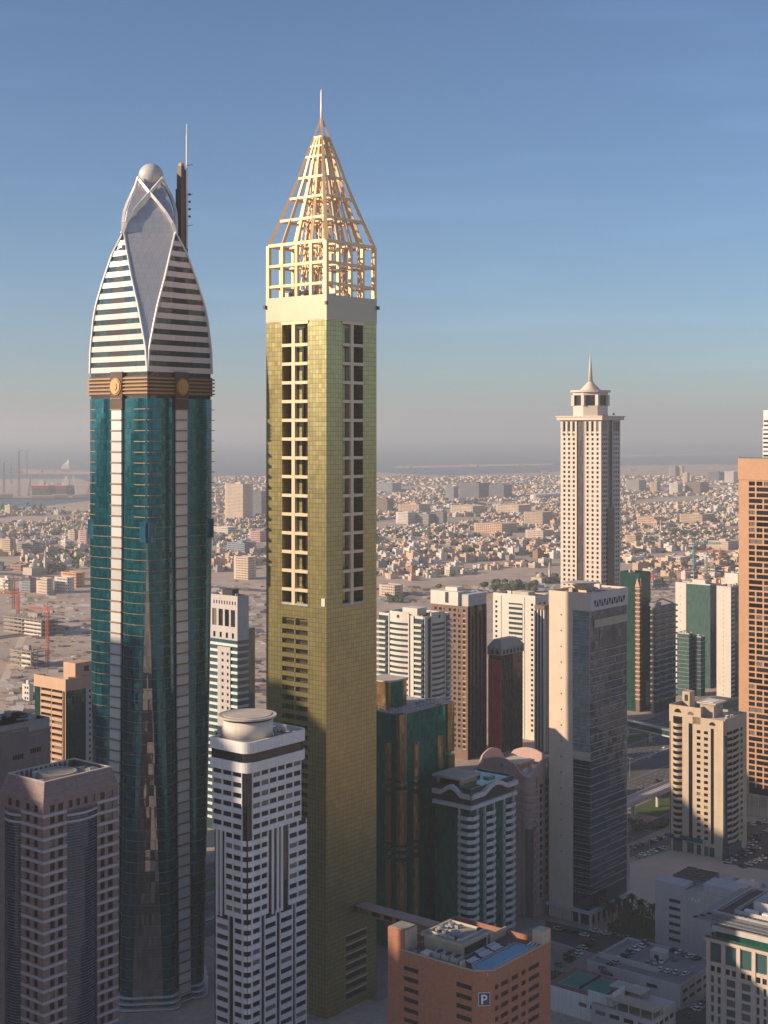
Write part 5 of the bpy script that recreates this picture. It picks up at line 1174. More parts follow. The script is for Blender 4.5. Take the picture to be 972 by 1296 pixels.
# ------------------------------------------------------------------ low buildings, streets and cars in the near right corner
def gz(px, py, z): d = F * (H - z) / (py - HY); return ((px - CX) / F * d, d)
def vent_garage():
    fx, fy = 154.5, 591.7; px = CX + fx / fy * F
    b = B('ventilated_garage', 'grey garage building with slotted wall and rows of rooftop chillers', 'building', px, fy)
    A, W = 34.0, 45.0; zt = 26.4; t = .5; rows = [zt - 6.6 - 3.4 * i for i in range(6)]
    b.box('core', 'dark', t, A - .2, t, W - .2, 0, zt - 1); wall = MB()
    b.punched(wall, 'L', 0, W, 0, zt, [(b.L(861), b.L(846.5)), (b.L(914.5), b.L(900))], rows, 1.5, t, 'dark', 'parking_slot'); wall.fb('R', t, A, 0, zt, -t, 0); b.add(wall, 'wall', 'greywall')
    for i, px_ in enumerate((876.5, 880.5, 884.5)):
        u = b.L(px_); z = zt - 3.4; sg = 1 if i == 1 else -1; b.add(MB().loft([[(-h, u - .75, z - sg * .8), (-h, u + .75, z - sg * .8), (-h, u, z + sg * .8)] for h in (.0, .12)]), 'wall_triangle', 'white')
    b.box('roof_deck', 'roof_pale', t, A - t, t, W - t, zt - 1, zt - .6); b.box('raised_roof', 'greywall', .1, 9, W - 14, W - .1, zt, zt + 1.6); b.box('roof_block', 'greywall', 4, 15, 8, 24, zt - .6, zt + 3.2)
    b.box('roof_shed', 'taywall', 16, 22, 6, 15, zt - .6, zt + 2.8)
    for i in range(5):
        for j in range(3):
            u, v = 11 + i * 3.3, 27 + j * 5.2; ch = b.add(MB().box(u, u + 2, v, v + 4.8, zt - .6, zt + 1.7), 'chiller', 'steel')
            b.add(MB().box(u + .2, u + 1.8, v + .2, v + 4.6, zt + 1.7, zt + 1.9), 'chiller_grille', 'dark', parent=ch)
        b.box('chiller_duct', 'metal', 10.4 + i * 3.3, 10.9 + i * 3.3, 26, 43, zt - .6, zt + .6)
    rr = random.Random(14)
    for i in range(16): u, v = rr.uniform(14, A - 4), rr.uniform(3, 26); b.box('roof_unit', rr.choice(['metal', 'roof_pale', 'white']), u, u + rr.uniform(.8, 2.4), v, v + rr.uniform(.8, 2.4), zt - .6, zt + rr.uniform(.2, 1.4))
    b.done()
vent_garage()
def eave_building():
    x, y = 121.5, 530.0; L_ = 48.0; fx, fy = x - LX * L_, y - LY * L_
    b = B('eaved_building', 'warm stone office with a wide slatted eave and green glazing', 'building', CX + fx / fy * F, fy)
    A, W = 38.0, L_; zc = 34.4; t = .5; P = 6.05
    b.box('core', 'pane_teal', t, A, t, W - .2, 0, zc - .3)
    wall = MB(); ub = [W - 1.6 - P * i for i in range(8)]
    for i, u in enumerate(ub):
        u1, u0 = u, u - P + 1.7
        if u0 < 0: break
        b.punched(wall, 'L', u0 - 1.7, u1, zc - 8.6, zc, [(u0, u1)], [zc - 7.9], 7.2, t, 'pane_teal', 'tall_window')
        b.punched(wall, 'L', u0 - 1.7, u1, zc - 12.2, zc - 8.6, [(u0 + .1, u0 + 1.8), (u1 - 1.8, u1 - .1)], [zc - 11.6], 2.2, t, 'pane', 'small_window')
        rows = [zc - 15.8 - 3.7 * k for k in range(5)]
        b.punched(wall, 'L', u0 - 1.7, u1, 0, zc - 12.2, [(u0 + .4, u1 - .4)] if i in (1, 2, 4, 5) else [(u0 + .2, u0 + 1.4), (u1 - 1.4, u1 - .2)], rows, 2.7, t, 'pane_teal', 'window')
        b.piece('pilaster', 'stonewarm', 'L', u1 + .05, u1 + 1.55, 0, zc, -.1, .35)
    wall.fb('L', W - 1.6, W, 0, zc, -t, 0); b.add(wall, 'wall', 'stonewarm')
    b.box('rear_wall', 'stonewarm', t, A, W - .2, W, 0, zc)
    b.add(MB().band([(-.9, W + .6), (-.9, -.5)], zc, zc + .9, 2), 'cornice', 'stonewarm'); b.add(MB().fb('L', 0, W, zc - 12.5, zc - 12.0, 0, .5), 'string_course', 'stonewarm')
    b.box('set_back_glass', 'greenglass', 2.6, A, 2, W - 2.5, zc, zc + 3.2); b.box('set_back_band', 'greywall', 1.8, A, 1.5, W - 1.4, zc + 3.2, zc + 5.2); b.box('attic', 'greywall', 3.6, A, 3, W - 3.4, zc + 5.2, zc + 8.6)
    b.box('glass_balustrade', 'greenpale', -.6, -.45, 0, W, zc + .9, zc + 2.0)
    ez = zc + 8.6
    for j in range(3): b.add(MB().band([(-4.2 + j*1.9, W + 3.6 - j*1.9), (-4.2 + j*1.9, -3)], ez - .1 + j * .5, ez + .25 + j * .5, 1.75), 'eave_slats', 'eave'); b.add(MB().band([(A, W + 3.6 - j*1.9), (-4.2 + j*1.9, W + 3.6 - j*1.9)], ez - .1 + j * .5, ez + .25 + j * .5, 1.75), 'eave_slats', 'eave')
    b.add(MB().band([(A, W - 2), (1.4, W - 2), (1.4, 0)], ez + 1.3, ez + 2.2, .7), 'eave_rim', 'metal')
    b.box('roof_deck', 'tile', 2.1, A, 1, W - 2.7, ez + .6, ez + 1.0)
    b.add(MB().band([(A, W - 8), (7, W - 8), (7, 2)], ez + 1, ez + 2.3, .6), 'inner_kerb', 'greywall'); b.add(MB().band([(A, W - 13), (13, W - 13), (13, 4)], ez + 1, ez + 5, .5), 'inner_wall', 'greywall')
    for i in range(3): b.box('roof_unit', 'white', 8.8 + .3 * i, 11, W - 16 - i * 7, W - 11 - i * 7, ez + 1, ez + 2.4)
    m = MB()
    for i in range(22): m.box(3.2, 3.6, W - 4 - i * 1.9, W - 3.3 - i * 1.9, ez + 1, ez + 1.8)
    b.add(m, 'roof_bollard', 'metal', stuff=True); b.done()
eave_building()
def deck_garage():
    b = B('deck_garage', 'low grey parking garage with cars on its open roof', 'building', 861, 549.6)
    A, W = 34.0, 42.0; zt = 9.2; t = .4
    b.box('core', 'dark', t, A, t, W, 0, zt - 2); wall = MB()
    b.punched(wall, 'R', t, A, 0, zt, [(2 + i * 6, 6.4 + i * 6) for i in range(5)], [1.6, 5.0], 1.6, t, 'dark', 'parking_slot'); b.punched(wall, 'L', 0, W, 0, zt, [(10, 15), (30, 36)], [5.2], 1.5, t, 'dark', 'parking_slot')
    wall.box(t, A, W - t, W, 0, zt); wall.box(A - t, A, t, W - t, 0, zt); b.add(wall, 'wall', 'greywall')
    b.box('parking_deck', 'deck', t, A - t, t, W - t, zt - 1.6, zt - 1.1); b.box('ramp_wall', 'greywall', 8, 8.4, 14, W - .5, zt - 1.1, zt + 1.2); b.box('stair_hut', 'greywall', 20, 25, 18, 24, zt - 1.1, zt + 2.6); b.box('stair_hut_door', 'dark', 19.9, 19.98, 20, 22, zt - 1.1, zt + 1.2)
    m = MB()
    for i in range(12): m.box(1.5 + i * 2.6, 1.62 + i * 2.6, 2, 7, zt - 1.1, zt - 1.09); m.box(9.5 + i * 2, 9.62 + i * 2, 34, 39, zt - 1.1, zt - 1.09)
    b.add(m, 'bay_line', 'line', stuff=True); b.done(); return b
dg = deck_garage()
def pergola_house():
    x, y = gz(826, 1282, 11); b = B('pergola_building', 'low tan roofed building with an open pergola roof terrace', 'building', 826, y)
    A, W = 18, 26; b.box('wall', 'greywall', 0, A, 0, W, 0, 8); b.box('terrace_wall', 'greywall', 9, A, 0, W, 8, 9.5); b.box('terrace_deck', 'roof', .3, 8.9, .3, W - .3, 8, 8.2)
    b.box('pergola_roof', 'brick_cap', 0, 7, -1, 20, 11.2, 11.6)
    for v in (0, 5, 10, 15, 19): b.box('pergola_post', 'brick_cap', .2, .6, v, v + .4, 8, 11.2); b.box('pergola_post', 'brick_cap', 6.4, 6.8, v, v + .4, 8, 11.2)
    for i in range(4): b.piece('slot_window', 'pane', 'R', 1.5 + i * 4, 4 + i * 4, 4.5, 6, -.05, .08); b.piece('slot_window', 'pane', 'L', 2 + i * 6, 6 + i * 6, 4.5, 6, -.05, .08)
    b.box('shade_roof', 'roof_pale', 10, 17, 10, 24, 11.8, 12.2)
    for (u, v) in ((10.2, 10.2), (16.6, 10.2), (10.2, 23.6), (16.6, 23.6)): b.box('shade_post', 'metal', u, u + .3, v, v + .3, 9.5, 11.8)
    b.done()
pergola_house()
def court_house():
    x, y = gz(776, 1262, 12); b = B('court_building', 'pale block with a screened rooftop tennis court and slot windows', 'building', 776, y)
    A, W = 22, b.L(690); zt = 12; b.box('wall', 'white', 0, A, 0, W, 0, zt - 2.5); b.add(MB().fb('R', 0, 9, zt - 2.5, zt + 1.5, -.4, 0), 'parapet', 'white'); b.add(MB().fb('L', 0, 11, zt - 2.5, zt, -.4, 0), 'parapet', 'white')
    b.box('court_surround', 'courtred', .5, A - .3, 3, W - .3, zt - 2.5, zt - 2.3); b.box('court', 'court', 3, A - 3, 6, W - 3, zt - 2.3, zt - 2.2)
    m = MB(); 
    for u in (3.6, A - 3.6): m.box(u - .06, u + .06, 7, W - 4, zt - 2.2, zt - 2.19)
    for v in (7, (W + 3) / 2, W - 4): m.box(3.6, A - 3.6, v - .06, v + .06, zt - 2.2, zt - 2.19)
    b.add(m, 'court_line', 'line'); b.add(MB().box(3, A - 3, (W + 3) / 2 - .03, (W + 3) / 2 + .03, zt - 2.2, zt - 1.2), 'court_net', 'dark')
    f = MB()
    for v in steps(3, W, 3): f.box(A - .4, A - .3, v, v + .1, zt - 2.3, zt + 1.5)
    for z in (zt - 1, zt + 1.5): f.box(A - .42, A - .32, 3, W, z, z + .1)
    b.add(f, 'court_fence', 'metal')
    for i in range(3): b.piece('slot_window', 'pane', 'L', 1.5 + i * 5, 5 + i * 5, 5, 6.4, -.05, .08); b.piece('slot_window', 'pane', 'R', 1.5 + i * 6, 5 + i * 6, 5, 6.4, -.05, .08)
    b.done()
court_house()

# cars
def car_meshes():
    L_, Wd = 4.5, 1.82; secs = [(-2.25, .45, .82), (-2.15, .3, .95), (-1.4, .28, 1.0), (1.0, .28, .98), (1.9, .3, .86), (2.22, .42, .7)]
    body = MB().loft([[(x, -Wd/2 * (.93 if abs(x) > 2 else 1), z0), (x, Wd/2 * (.93 if abs(x) > 2 else 1), z0), (x, Wd/2 * (.88 if abs(x) > 2 else .95), z1), (x, -Wd/2 * (.88 if abs(x) > 2 else .95), z1)] for x, z0, z1 in secs])
    body.loft([[(x, -y, z), (x, y, z), (x, y, z + .05), (x, -y, z + .05)] for x, y, z in ((-1.35, .62, 1.42), (-.2, .66, 1.47), (.35, .62, 1.42))])
    cab = MB().loft([[(-1.95, -.8, .95), (1.05, -.8, .95), (1.05, .8, .95), (-1.95, .8, .95)], [(-1.4, -.63, 1.43), (.4, -.63, 1.43), (.4, .63, 1.43), (-1.4, .63, 1.43)]])
    wh = MB(); wh.loft([[(.33 * math.cos(q), y, .33 * math.sin(q)) for q in [2*math.pi*i/12 for i in range(12)]] for y in (-.12, .12)])
    return body, cab, wh
cb, cc, cw = car_meshes()
g = NT('car_paint'); oi = g.new('ShaderNodeObjectInfo'); g.put(oi.outputs['Color'], g.b.inputs['Base Color']); g.b.inputs['Roughness'].default_value = .3; g.b.inputs['Coat Weight'].default_value = .5; M['car'] = g.m
me_b, me_c, me_w = cb.mesh('car_body', M['car']), cc.mesh('car_windows', M['pane']), cw.mesh('wheel', M['rubber'])
PAL = {'white': (.72, .72, .70), 'silver': (.42, .43, .44), 'grey': (.16, .165, .17), 'black': (.02, .02, .022), 'red': (.35, .03, .03), 'beige': (.42, .36, .27), 'blue': (.05, .09, .2)}
def car(x, y, z, rz, colr, where, group, tall=1.0):
    o = empty('parked_car', (x, y, z), rz); tag(o, f'{colr} car {where}', 'car', group)
    bd = link('body', me_b, o, scale=(1, 1, tall)); bd.color = PAL[colr] + (1,); link('windows', me_c, o, scale=(1, 1, tall))
    for u in (-1.4, 1.38):
        for v in (-.82, .82): link('wheel', me_w, o, (u, v, .33))
rc = random.Random(21)
def row(p0, p1, n, where, group, z=.06, turn=0, cols=('white', 'white', 'silver', 'grey', 'black'), skip=.1):
    (x0, y0), (x1, y1) = gz(*p0, z), gz(*p1, z); a = math.atan2(y1 - y0, x1 - x0) + math.radians(turn)
    for i in range(n):
        f = (i + .5) / n; j = rc.random()
        if j < skip: continue
        car(x0 + (x1 - x0) * f + rc.uniform(-.2, .2), y0 + (y1 - y0) * f + rc.uniform(-.2, .2), z, a + rc.uniform(-.04, .04) + (math.pi if rc.random() < .4 else 0), rc.choice(cols), where, group, rc.choice((1, 1, 1.12)))
row((798, 1075), (848, 1057), 9, 'in the kerb row beside the service road lawn', 'cars along the lawn', turn=75)
row((806, 1086), (846, 1072), 8, 'in the row next to the sandy lot', 'cars by the sandy lot', turn=75)
row((918, 1094), (968, 1070), 8, 'in the row along the beige tower side', 'cars beside the beige tower', turn=80)
row((930, 1102), (982, 1080), 8, 'in the outer row of the beige tower car park', 'cars in the outer row', turn=80)
row((948, 1062), (985, 1048), 7, 'in front of the orange tower lobby', 'cars at the orange tower', turn=80)
row((950, 1045), (990, 1036), 6, 'beside the orange tower lobby wall', 'cars at the lobby wall', turn=70)
row((706, 1224), (735, 1206), 6, 'on the paved square below the cream slab tower', 'cars on the paved square', turn=75, cols=('black', 'grey', 'black', 'white'))
row((700, 1232), (722, 1237), 3, 'at the lower edge of the paved square', 'cars at the square edge', turn=20, cols=('black', 'grey', 'silver'))
row((745, 1178), (800, 1190), 4, 'at the kerb of the street by the palms', 'cars on the street', cols=('white', 'black', 'grey'), skip=0)
row((760, 1230), (820, 1193), 9, 'in the back row on the garage roof', 'cars in the garage roof back row', z=8.1, turn=75, skip=0)
row((815, 1222), (858, 1214), 5, 'in the middle of the garage roof', 'cars in the middle of the garage roof', z=8.1, turn=60, skip=.2)
row((830, 1228), (884, 1236), 5, 'near the front parapet of the garage roof', 'cars near the garage parapet', z=8.1, turn=70, skip=.2)
row((868, 1288), (900, 1262), 7, 'in the street between garage and stone office', 'cars between the garage and office', turn=75, cols=('white', 'silver', 'white', 'grey'))
row((818, 962), (845, 944), 3, 'driving on the highway', 'cars on the highway', cols=('white', 'silver'), skip=0)
row((803, 1003), (840, 985), 2, 'driving on the near highway lanes', 'cars on the near lanes', cols=('white', 'black'), skip=0)

row((925, 1085), (962, 1062), 7, 'in the middle row of the beige tower car park', 'cars in the middle row', turn=80)
row((716, 1212), (752, 1192), 6, 'on the upper part of the paved square', 'cars on the upper square', turn=75, cols=('black', 'grey', 'white', 'silver'))
row((850, 1203), (884, 1216), 5, 'beside the stair hut on the garage roof', 'cars beside the stair hut', z=8.1, turn=80, skip=.1)
row((700, 1176), (745, 1186), 4, 'on the street below the gabled tower', 'cars below the gabled tower', cols=('white', 'black', 'silver'), skip=0)
# palms and shrubs by the cream slab tower
def palm(x, y, h, lab, grp, z=0):
    o = empty('palm_tree', (x, y, z), rc.uniform(0, 6)); tag(o, lab, 'palm tree', grp)
    MB().loft([[(.28 * (1 - .35 * f) * math.cos(a) + .25 * f * f, .28 * (1 - .35 * f) * math.sin(a), h * f) for a in [2*math.pi*i/8 for i in range(8)]] for f in (0, .3, .6, 1)]).build('trunk', M['trunk'], o)
    m = MB()
    for i in range(26):
        a = 2.4 * i + rc.uniform(-.2, .2); el = rc.uniform(-.5, 1.1); ln_ = rc.uniform(2.6, 3.6); pts = []
        for j in range(6):
            f = j / 5; r = ln_ * f * math.cos(el * .6); zz = h + ln_ * (f * math.sin(el) - .75 * f * f); pts.append((.25 + r * math.cos(a), r * math.sin(a), zz))
        sx, sy = -math.sin(a), math.cos(a)
        for j in range(5):
            w0, w1 = (.12, .42, .5, .42, .26, .04)[j:j + 2]; p, q = pts[j], pts[j + 1]; n = len(m.v)
            m.v += [(p[0] + sx*w0, p[1] + sy*w0, p[2] - .22), p, (p[0] - sx*w0, p[1] - sy*w0, p[2] - .22), (q[0] + sx*w1, q[1] + sy*w1, q[2] - .22), q, (q[0] - sx*w1, q[1] - sy*w1, q[2] - .22)]
            m.f += [(n, n+1, n+4, n+3), (n+1, n+2, n+5, n+4)]
    m.build('crown', M['leaf'], o)
for i, (px, py) in enumerate(((766, 1166), (775, 1170), (783, 1164), (790, 1176), (797, 1168), (804, 1180), (812, 1172), (820, 1182), (826, 1170), (800, 1158), (812, 1160), (786, 1186))):
    x, y = gz(px, py, 0); palm(x, y, rc.uniform(7, 10), 'date palm in the planted court beside the cream slab tower', 'palms beside the slab tower')
def shrubs(name, pts, lab, r0, r1, n):
    m = MB(); rr = random.Random(n)
    for i in range(n):
        px, py = rr.uniform(*pts[0]), rr.uniform(*pts[1]); x, y = gz(px, py, 0); r = rr.uniform(r0, r1)
        for k in range(9): m.ico(x + rr.uniform(-r, r), y + rr.uniform(-r, r), rr.uniform(.3, 1.1) * r, r * rr.uniform(.25, .5), None, .35)
    o = m.build(name, M['leaf']); tag(o, lab, 'shrubs', None, 'stuff')
shrubs('shrubbery', ((770, 832), (1168, 1190)), 'low shrubs under the palms', .6, 1.2, 16)
shrubs('shrubbery', ((698, 716), (1236, 1262)), 'shrubs at the edge of the paved square', 1, 2.2, 26)
shrubs('shrubbery', ((800, 845), (1040, 1052)), 'hedges on the highway verge', .8, 2.0, 30)
x, y = gz(810, 1188, 0); slab('planter', [gz(768, 1178, 0), gz(832, 1196, 0), gz(838, 1168, 0), gz(790, 1152, 0)], -.1, .18, 'lawn')

# metro viaduct, footbridge and lamp posts
def viaduct():
    o = empty('metro_viaduct', (*RL(404, 0), 0), TH); tag(o, 'concrete metro viaduct running beside the highway', 'viaduct')
    MB().box(600, 1900, -4.6, 4.6, 9, 10.4).build('deck', M['greywall'], o)
    for y in (-4.6, 4.3): MB().box(600, 1900, y, y + .3, 10.4, 11.6).build('parapet', M['greywall'], o)
    for y in (-2.6, -1.2, 1.2, 2.6): MB().box(600, 1900, y, y + .15, 10.4, 10.55).build('rail', M['steel'], o)
    MB().box(600, 1900, -3.2, 3.2, 8.2, 9).build('girder', M['greywall'], o)
    for x in range(610, 1900, 30): MB().cyl(x, 0, 0, 8.2, 1.1, 1.1, 12).build('pier', M['greywall'], o)
viaduct()
def footbridge():
    x0, y0 = gz(797, 917, 9); x1, y1 = gz(862, 932, 9); a = math.atan2(y1 - y0, x1 - x0); ln_ = math.hypot(x1 - x0, y1 - y0) + 40
    o = empty('footbridge', (x0, y0, 0), a); tag(o, 'enclosed grey footbridge crossing the highway', 'footbridge')
    MB().box(-30, ln_, -2.6, 2.6, 7, 8).build('deck', M['greywall'], o); MB().box(-30, ln_, -2.9, 2.9, 11.6, 12.2).build('roof', M['metal'], o); MB().box(-30, ln_, -2.4, 2.4, 8, 11.6).build('glazing', M['tealwin'], o)
    for x in range(-24, int(ln_), 22): MB().box(x, x + 1.2, -1, 1, 0, 7).build('pier', M['greywall'], o)
    MB().box(-34, -14, -7, 7, 0, 16).build('stair_head', M['greywall'], o)
footbridge()
lp = MB().cyl(0, 0, 0, 13, .16, .09, 8); lpm = lp.mesh('pole', M['metal']); arm = MB().bar((0, -2.2, 13.1), (0, 2.2, 13.1), .14).mesh('arm', M['metal']); lh = MB().box(-.2, .2, -2.9, -2.0, 13.02, 13.2).box(-.2, .2, 2.0, 2.9, 13.02, 13.2).mesh('lamp_head', M['steel'])
for i, t in enumerate(range(330, 1500, 45)):
    x, y = RL(471.7, t); o = empty('street_lamp', (x, y, .4), TH); tag(o, 'twin armed lamp post on the highway median', 'lamp post', 'highway median lamps'); link('pole', lpm, o); link('arm', arm, o); link('lamp_head', lh, o)
for i, (px, py) in enumerate(((801, 1092), (822, 1083), (797, 985))):
    x, y = gz(px, py, 0); o = empty('street_lamp', (x, y, 0), TH); tag(o, ('lamp post by the sandy lot corner', 'lamp post beside the service lane cars', 'lamp post at the near edge of the highway')[i], 'lamp post'); link('pole', lpm, o); link('arm', arm, o); link('lamp_head', lh, o)
# added unseen towers, sized to shade the near row or show in glass
def caster(t, o, w_, h, mt, lab):
    x, y = RL(o, t); b = B('unseen_tower', lab, 'tower', CX + x / y * F if y > 1 else 0, y); b.o.location = (x, y, 0)
    b.box('wall', mt, 0, w_, 0, 30, 0, h)
    for z in steps(h - 3, 4, 3.8): b.add(MB().band([(-.1, 30), (-.1, -.1), (w_, -.1)], z, z + 1.9, .2), 'window_band', 'dglass')
    b.box('roof_house', 'greywall', 8, w_ - 10, 8, 22, h, h + 7)
for i, (t, h, w_, mt) in enumerate(((-204, 270, 62, 'greywall'), (-134, 277, 66, 'beige'), (-60, 300, 58, 'white'), (6, 276, 72, 'tayglass'), (86, 222, 58, 'rosewall'), (152, 222, 62, 'white2'), (222, 200, 58, 'beige2'), (288, 198, 62, 'greenpale'), (358, 192, 52, 'brown'))):
    caster(t, 598, w_, h, mt, ('grey', 'beige', 'white', 'smoked glass', 'dusty rose', 'cream', 'sand coloured', 'pale green', 'brown')[i] + ' tower added out of view across the highway for its shadow')
for i, (x, y, w_, h, mt) in enumerate(((345, 690, 34, 150, 'white2'), (430, 800, 40, 120, 'beige'), (500, 660, 36, 175, 'greywall'), (640, 900, 44, 140, 'tayglass'), (300, 560, 40, 60, 'pinkstone'))):
    caster(RX * x + RY * y, LX * x + LY * y, w_, h, mt, ('cream', 'beige', 'grey', 'smoked glass', 'low pink')[i] + ' tower added out of view beyond the orange tower for glass reflections')
caster(150, 345, 62, 152, 'beige', 'beige tower added out of view to shade the car park block')
caster(270, 760, 70, 122, 'greywall', 'lower grey tower added out of view to shade the peach tower')
# ------------------------------------------------------------------ the low city beyond the highway
HC = {'white': (.66, .61, .55), 'cream': (.62, .50, .39), 'sand': (.52, .40, .30), 'peach': (.60, .41, .29), 'terracotta': (.36, .215, .155), 'grey': (.34, .325, .31), 'ochre': (.52, .36, .17)}
def block(px0, px1, yt, yb, colr, label, fl=3.6, frac=.64, roofed=True, cat='building', name='apartment_block', step=False):
    d = F * H / (yb - HY); pc = px0 + (px1 - px0) * frac; b = B(name, label, cat, pc, d); A, W = abs(b.R(px1)), abs(b.L(px0)); h = (yb - yt) * d / F
    mt = 'blk_' + colr
    if mt not in M: M[mt] = mk(mt, HC.get(colr) or {'slate': (.17, .185, .21), 'bluegrey': (.26, .29, .33), 'pink': (.50, .33, .31), 'brown': (.24, .185, .15), 'orange': (.60, .34, .16)}[colr], .8, 0, .12, .05, streak=.1)
    b.box('wall', mt, 0, A, 0, W, 0, h); m = MB()
    n = max(1, int(h / fl)); sp = max(3.2, W / 14)
    for i in range(n):
        z = i * h / n + h / n * .35; hh = h / n * .42
        for u in steps(sp * .35, W - sp * .6, sp): m.fb('L', u, u + sp * .55, z, z + hh, -.05, .12)
        for u in steps(sp * .35, A - sp * .6, sp): m.fb('R', u, u + sp * .55, z, z + hh, -.05, .12)
    b.add(m, 'window_row', 'pane', stuff=True)
    if step: b.box('stair_head', mt, A * .3, A * .7, W * .3, W * .6, h, h + 4)
    b.add(MB().band([(0, 0), (A, 0), (A, W), (0, W)], h, h + 1, .5, True), 'parapet', mt); return b
BL = [(285, 320, 613, 656, 'cream', 'tall cream slab block standing above the low houses'), (318, 338, 622, 651, 'slate', 'dark slate block beside the tall cream slab'),
 (315, 337, 673, 686, 'pink', 'pink apartment block between the gold and teal towers'), (296, 324, 706, 734, 'cream', 'stepped cream apartments at the edge of the sand lots'), (287, 322, 688, 701, 'bluegrey', 'long pale grey block behind the cream apartments'),
 (476, 498, 632, 647, 'brown', 'brown long block just right of the gold tower'), (476, 508, 612, 623, 'bluegrey', 'blue grey port office row right of the gold tower'), (564, 580, 616, 634, 'bluegrey', 'first blue grey office of the dark row'), (581, 620, 612, 630, 'slate', 'dark slate office at the centre of the row'), (619, 648, 614, 631, 'slate', 'last dark slate office of the row'),
 (501, 525, 649, 663, 'white', 'white framed office block among houses'), (525, 552, 651, 663, 'grey', 'grey office block beside the white framed one'), (552, 566, 649, 663, 'slate', 'small dark office beside the grey one'),
 (570, 614, 641, 650, 'cream', 'long cream terrace of apartments'), (504, 545, 639, 648, 'sand', 'long sand coloured apartment terrace'), (628, 672, 640, 650, 'cream', 'second cream terrace beside the slender needle tower'), (663, 700, 649, 665, 'sand', 'tan apartment block left of the needle tower'), (600, 655, 664, 675, 'peach', 'peach school block among houses'), (665, 700, 672, 682, 'cream', 'low cream hall left of the needle tower'),
 (792, 818, 608, 622, 'grey', 'grey striped block right of the needle tower'), (823, 836, 610, 623, 'sand', 'sand coloured square block'), (847, 864, 612, 625, 'white', 'white gateway shaped office'), (867, 897, 611, 625, 'brown', 'wide brown office block'), (864, 873, 599, 614, 'cream', 'narrow cream block behind the brown office'), (859, 866, 590, 604, 'peach', 'small peach tower near the shore'), (847, 859, 590, 604, 'grey', 'grey tower near the shore'), (896, 918, 598, 610, 'slate', 'dark wide block near the shore'), (917, 935, 597, 612, 'white', 'white stepped block near the shore'),
 (896, 936, 686, 696, 'cream', 'long cream warehouse left of the orange tower'), (806, 840, 655, 664, 'peach', 'long peach block behind the needle tower'), (860, 905, 652, 662, 'sand', 'long sand block among trees'), (791, 812, 678, 690, 'sand', 'sand coloured walk-up block beside the needle tower'), (845, 870, 706, 714, 'white', 'white shed beside the crane yard'),
 (0, 20, 683, 701, 'sand', 'sand coloured end pavilion of the long arcade'), (21, 53, 687, 700, 'grey', 'long grey arcade building with shaded bays'), (99, 115, 672, 692, 'pink', 'pink apartment block left of the teal tower'), (86, 99, 673, 684, 'sand', 'small sand coloured block beside the pink one'), (24, 46, 733, 750, 'bluegrey', 'pale blue grey apartments left of the cream ones'), (46, 67, 733, 752, 'cream', 'cream apartments in the middle of the left row'), (69, 94, 732, 751, 'white', 'white apartments beside the orange block'), (77, 107, 726, 744, 'orange', 'bright orange long apartment block'), (0, 16, 733, 748, 'white', 'unfinished white apartments at the row end'), (13, 34, 716, 723, 'terracotta', 'low red roofed hall'), (6, 16, 640, 651, 'cream', 'cream villa block by the inlet'), (28, 42, 868, 888, 'white', 'white site office beside the peach balcony tower'),
 (268, 300, 668, 676, 'white', 'low white block left of the pink apartments'), (480, 510, 742, 756, 'cream', 'cream depot hall right of the gold tower'), (806, 838, 735, 744, 'grey', 'grey depot hall beyond the green chevron tower')]
placed = []
for a in BL:
    block(*a, step=len(a[5]) % 3 == 0); d = F * H / (a[3] - HY); placed.append((((a[0] + a[1]) / 2 - CX) / F * d, d, (a[1] - a[0]) * d / F * .7))
# houses: meshes of four plans, tinted through the object colour
g = NT('house_wall'); oi = g.new('ShaderNodeObjectInfo'); tc = g.new('ShaderNodeTexCoord').outputs['Object']; cc_ = g.mul(oi.outputs['Color'], g.mapr(g.noise(tc, .25, 3), .3, .7, .85, 1.1)); g.put(cc_, g.b.inputs['Base Color']); g.b.inputs['Roughness'].default_value = .85; M['house'] = g.m
def house_mesh(k):
    m, wn_ = MB(), MB(); r = random.Random(k)
    bx = [((0, 13, 0, 11, 7.2), (2, 8, 3, 8, 10.2)), ((0, 10, 0, 14, 7.4), (10, 15, 2, 10, 4.2), (2, 6, 8, 12, 10)), ((0, 12, 0, 12, 10.6), (1, 5, 1, 5, 13)), ((0, 16, 0, 9, 7), (3, 12, 9, 13, 7.01), (9, 14, 2, 7, 10)), ((0, 14, 0, 12, 13.6), (4, 9, 4, 9, 16.5))][k]
    for (a, b_, c_, d_, h) in bx:
        m.box(a, b_, c_, d_, 0, h); m.band([(a, c_), (b_, c_), (b_, d_), (a, d_)], h, h + .9, .3, True)
        for z in steps(1.3, h - 1.5, 3.2):
            for u in steps(a + 1, b_ - 1.5, 2.9): wn_.box(u, u + 1.3, c_ - .08, c_ + .05, z, z + 1.5)
            for u in steps(c_ + 1, d_ - 1.5, 2.9): wn_.box(a - .08, a + .05, u, u + 1.3, z, z + 1.5)
    nm = len(m.f); n = len(m.v); m.v += wn_.v; m.f += [tuple(i + n for i in f) for f in wn_.f]; me = m.mesh('house', M['house'], fix=False); me.materials.append(M['pane'])
    me.polygons.foreach_set('material_index', [0] * nm + [1] * (len(m.f) - nm)); return me
HM = [house_mesh(k) for k in range(5)]
rh = random.Random(99); cand = []
ca, sa = math.cos(math.radians(28)), math.sin(math.radians(28))
def nz(x, y): return math.sin(x * .0031 + 1.3) * math.cos(y * .0027 + .4) + .6 * math.sin(x * .0083 - y * .0061)
cell = 25.0
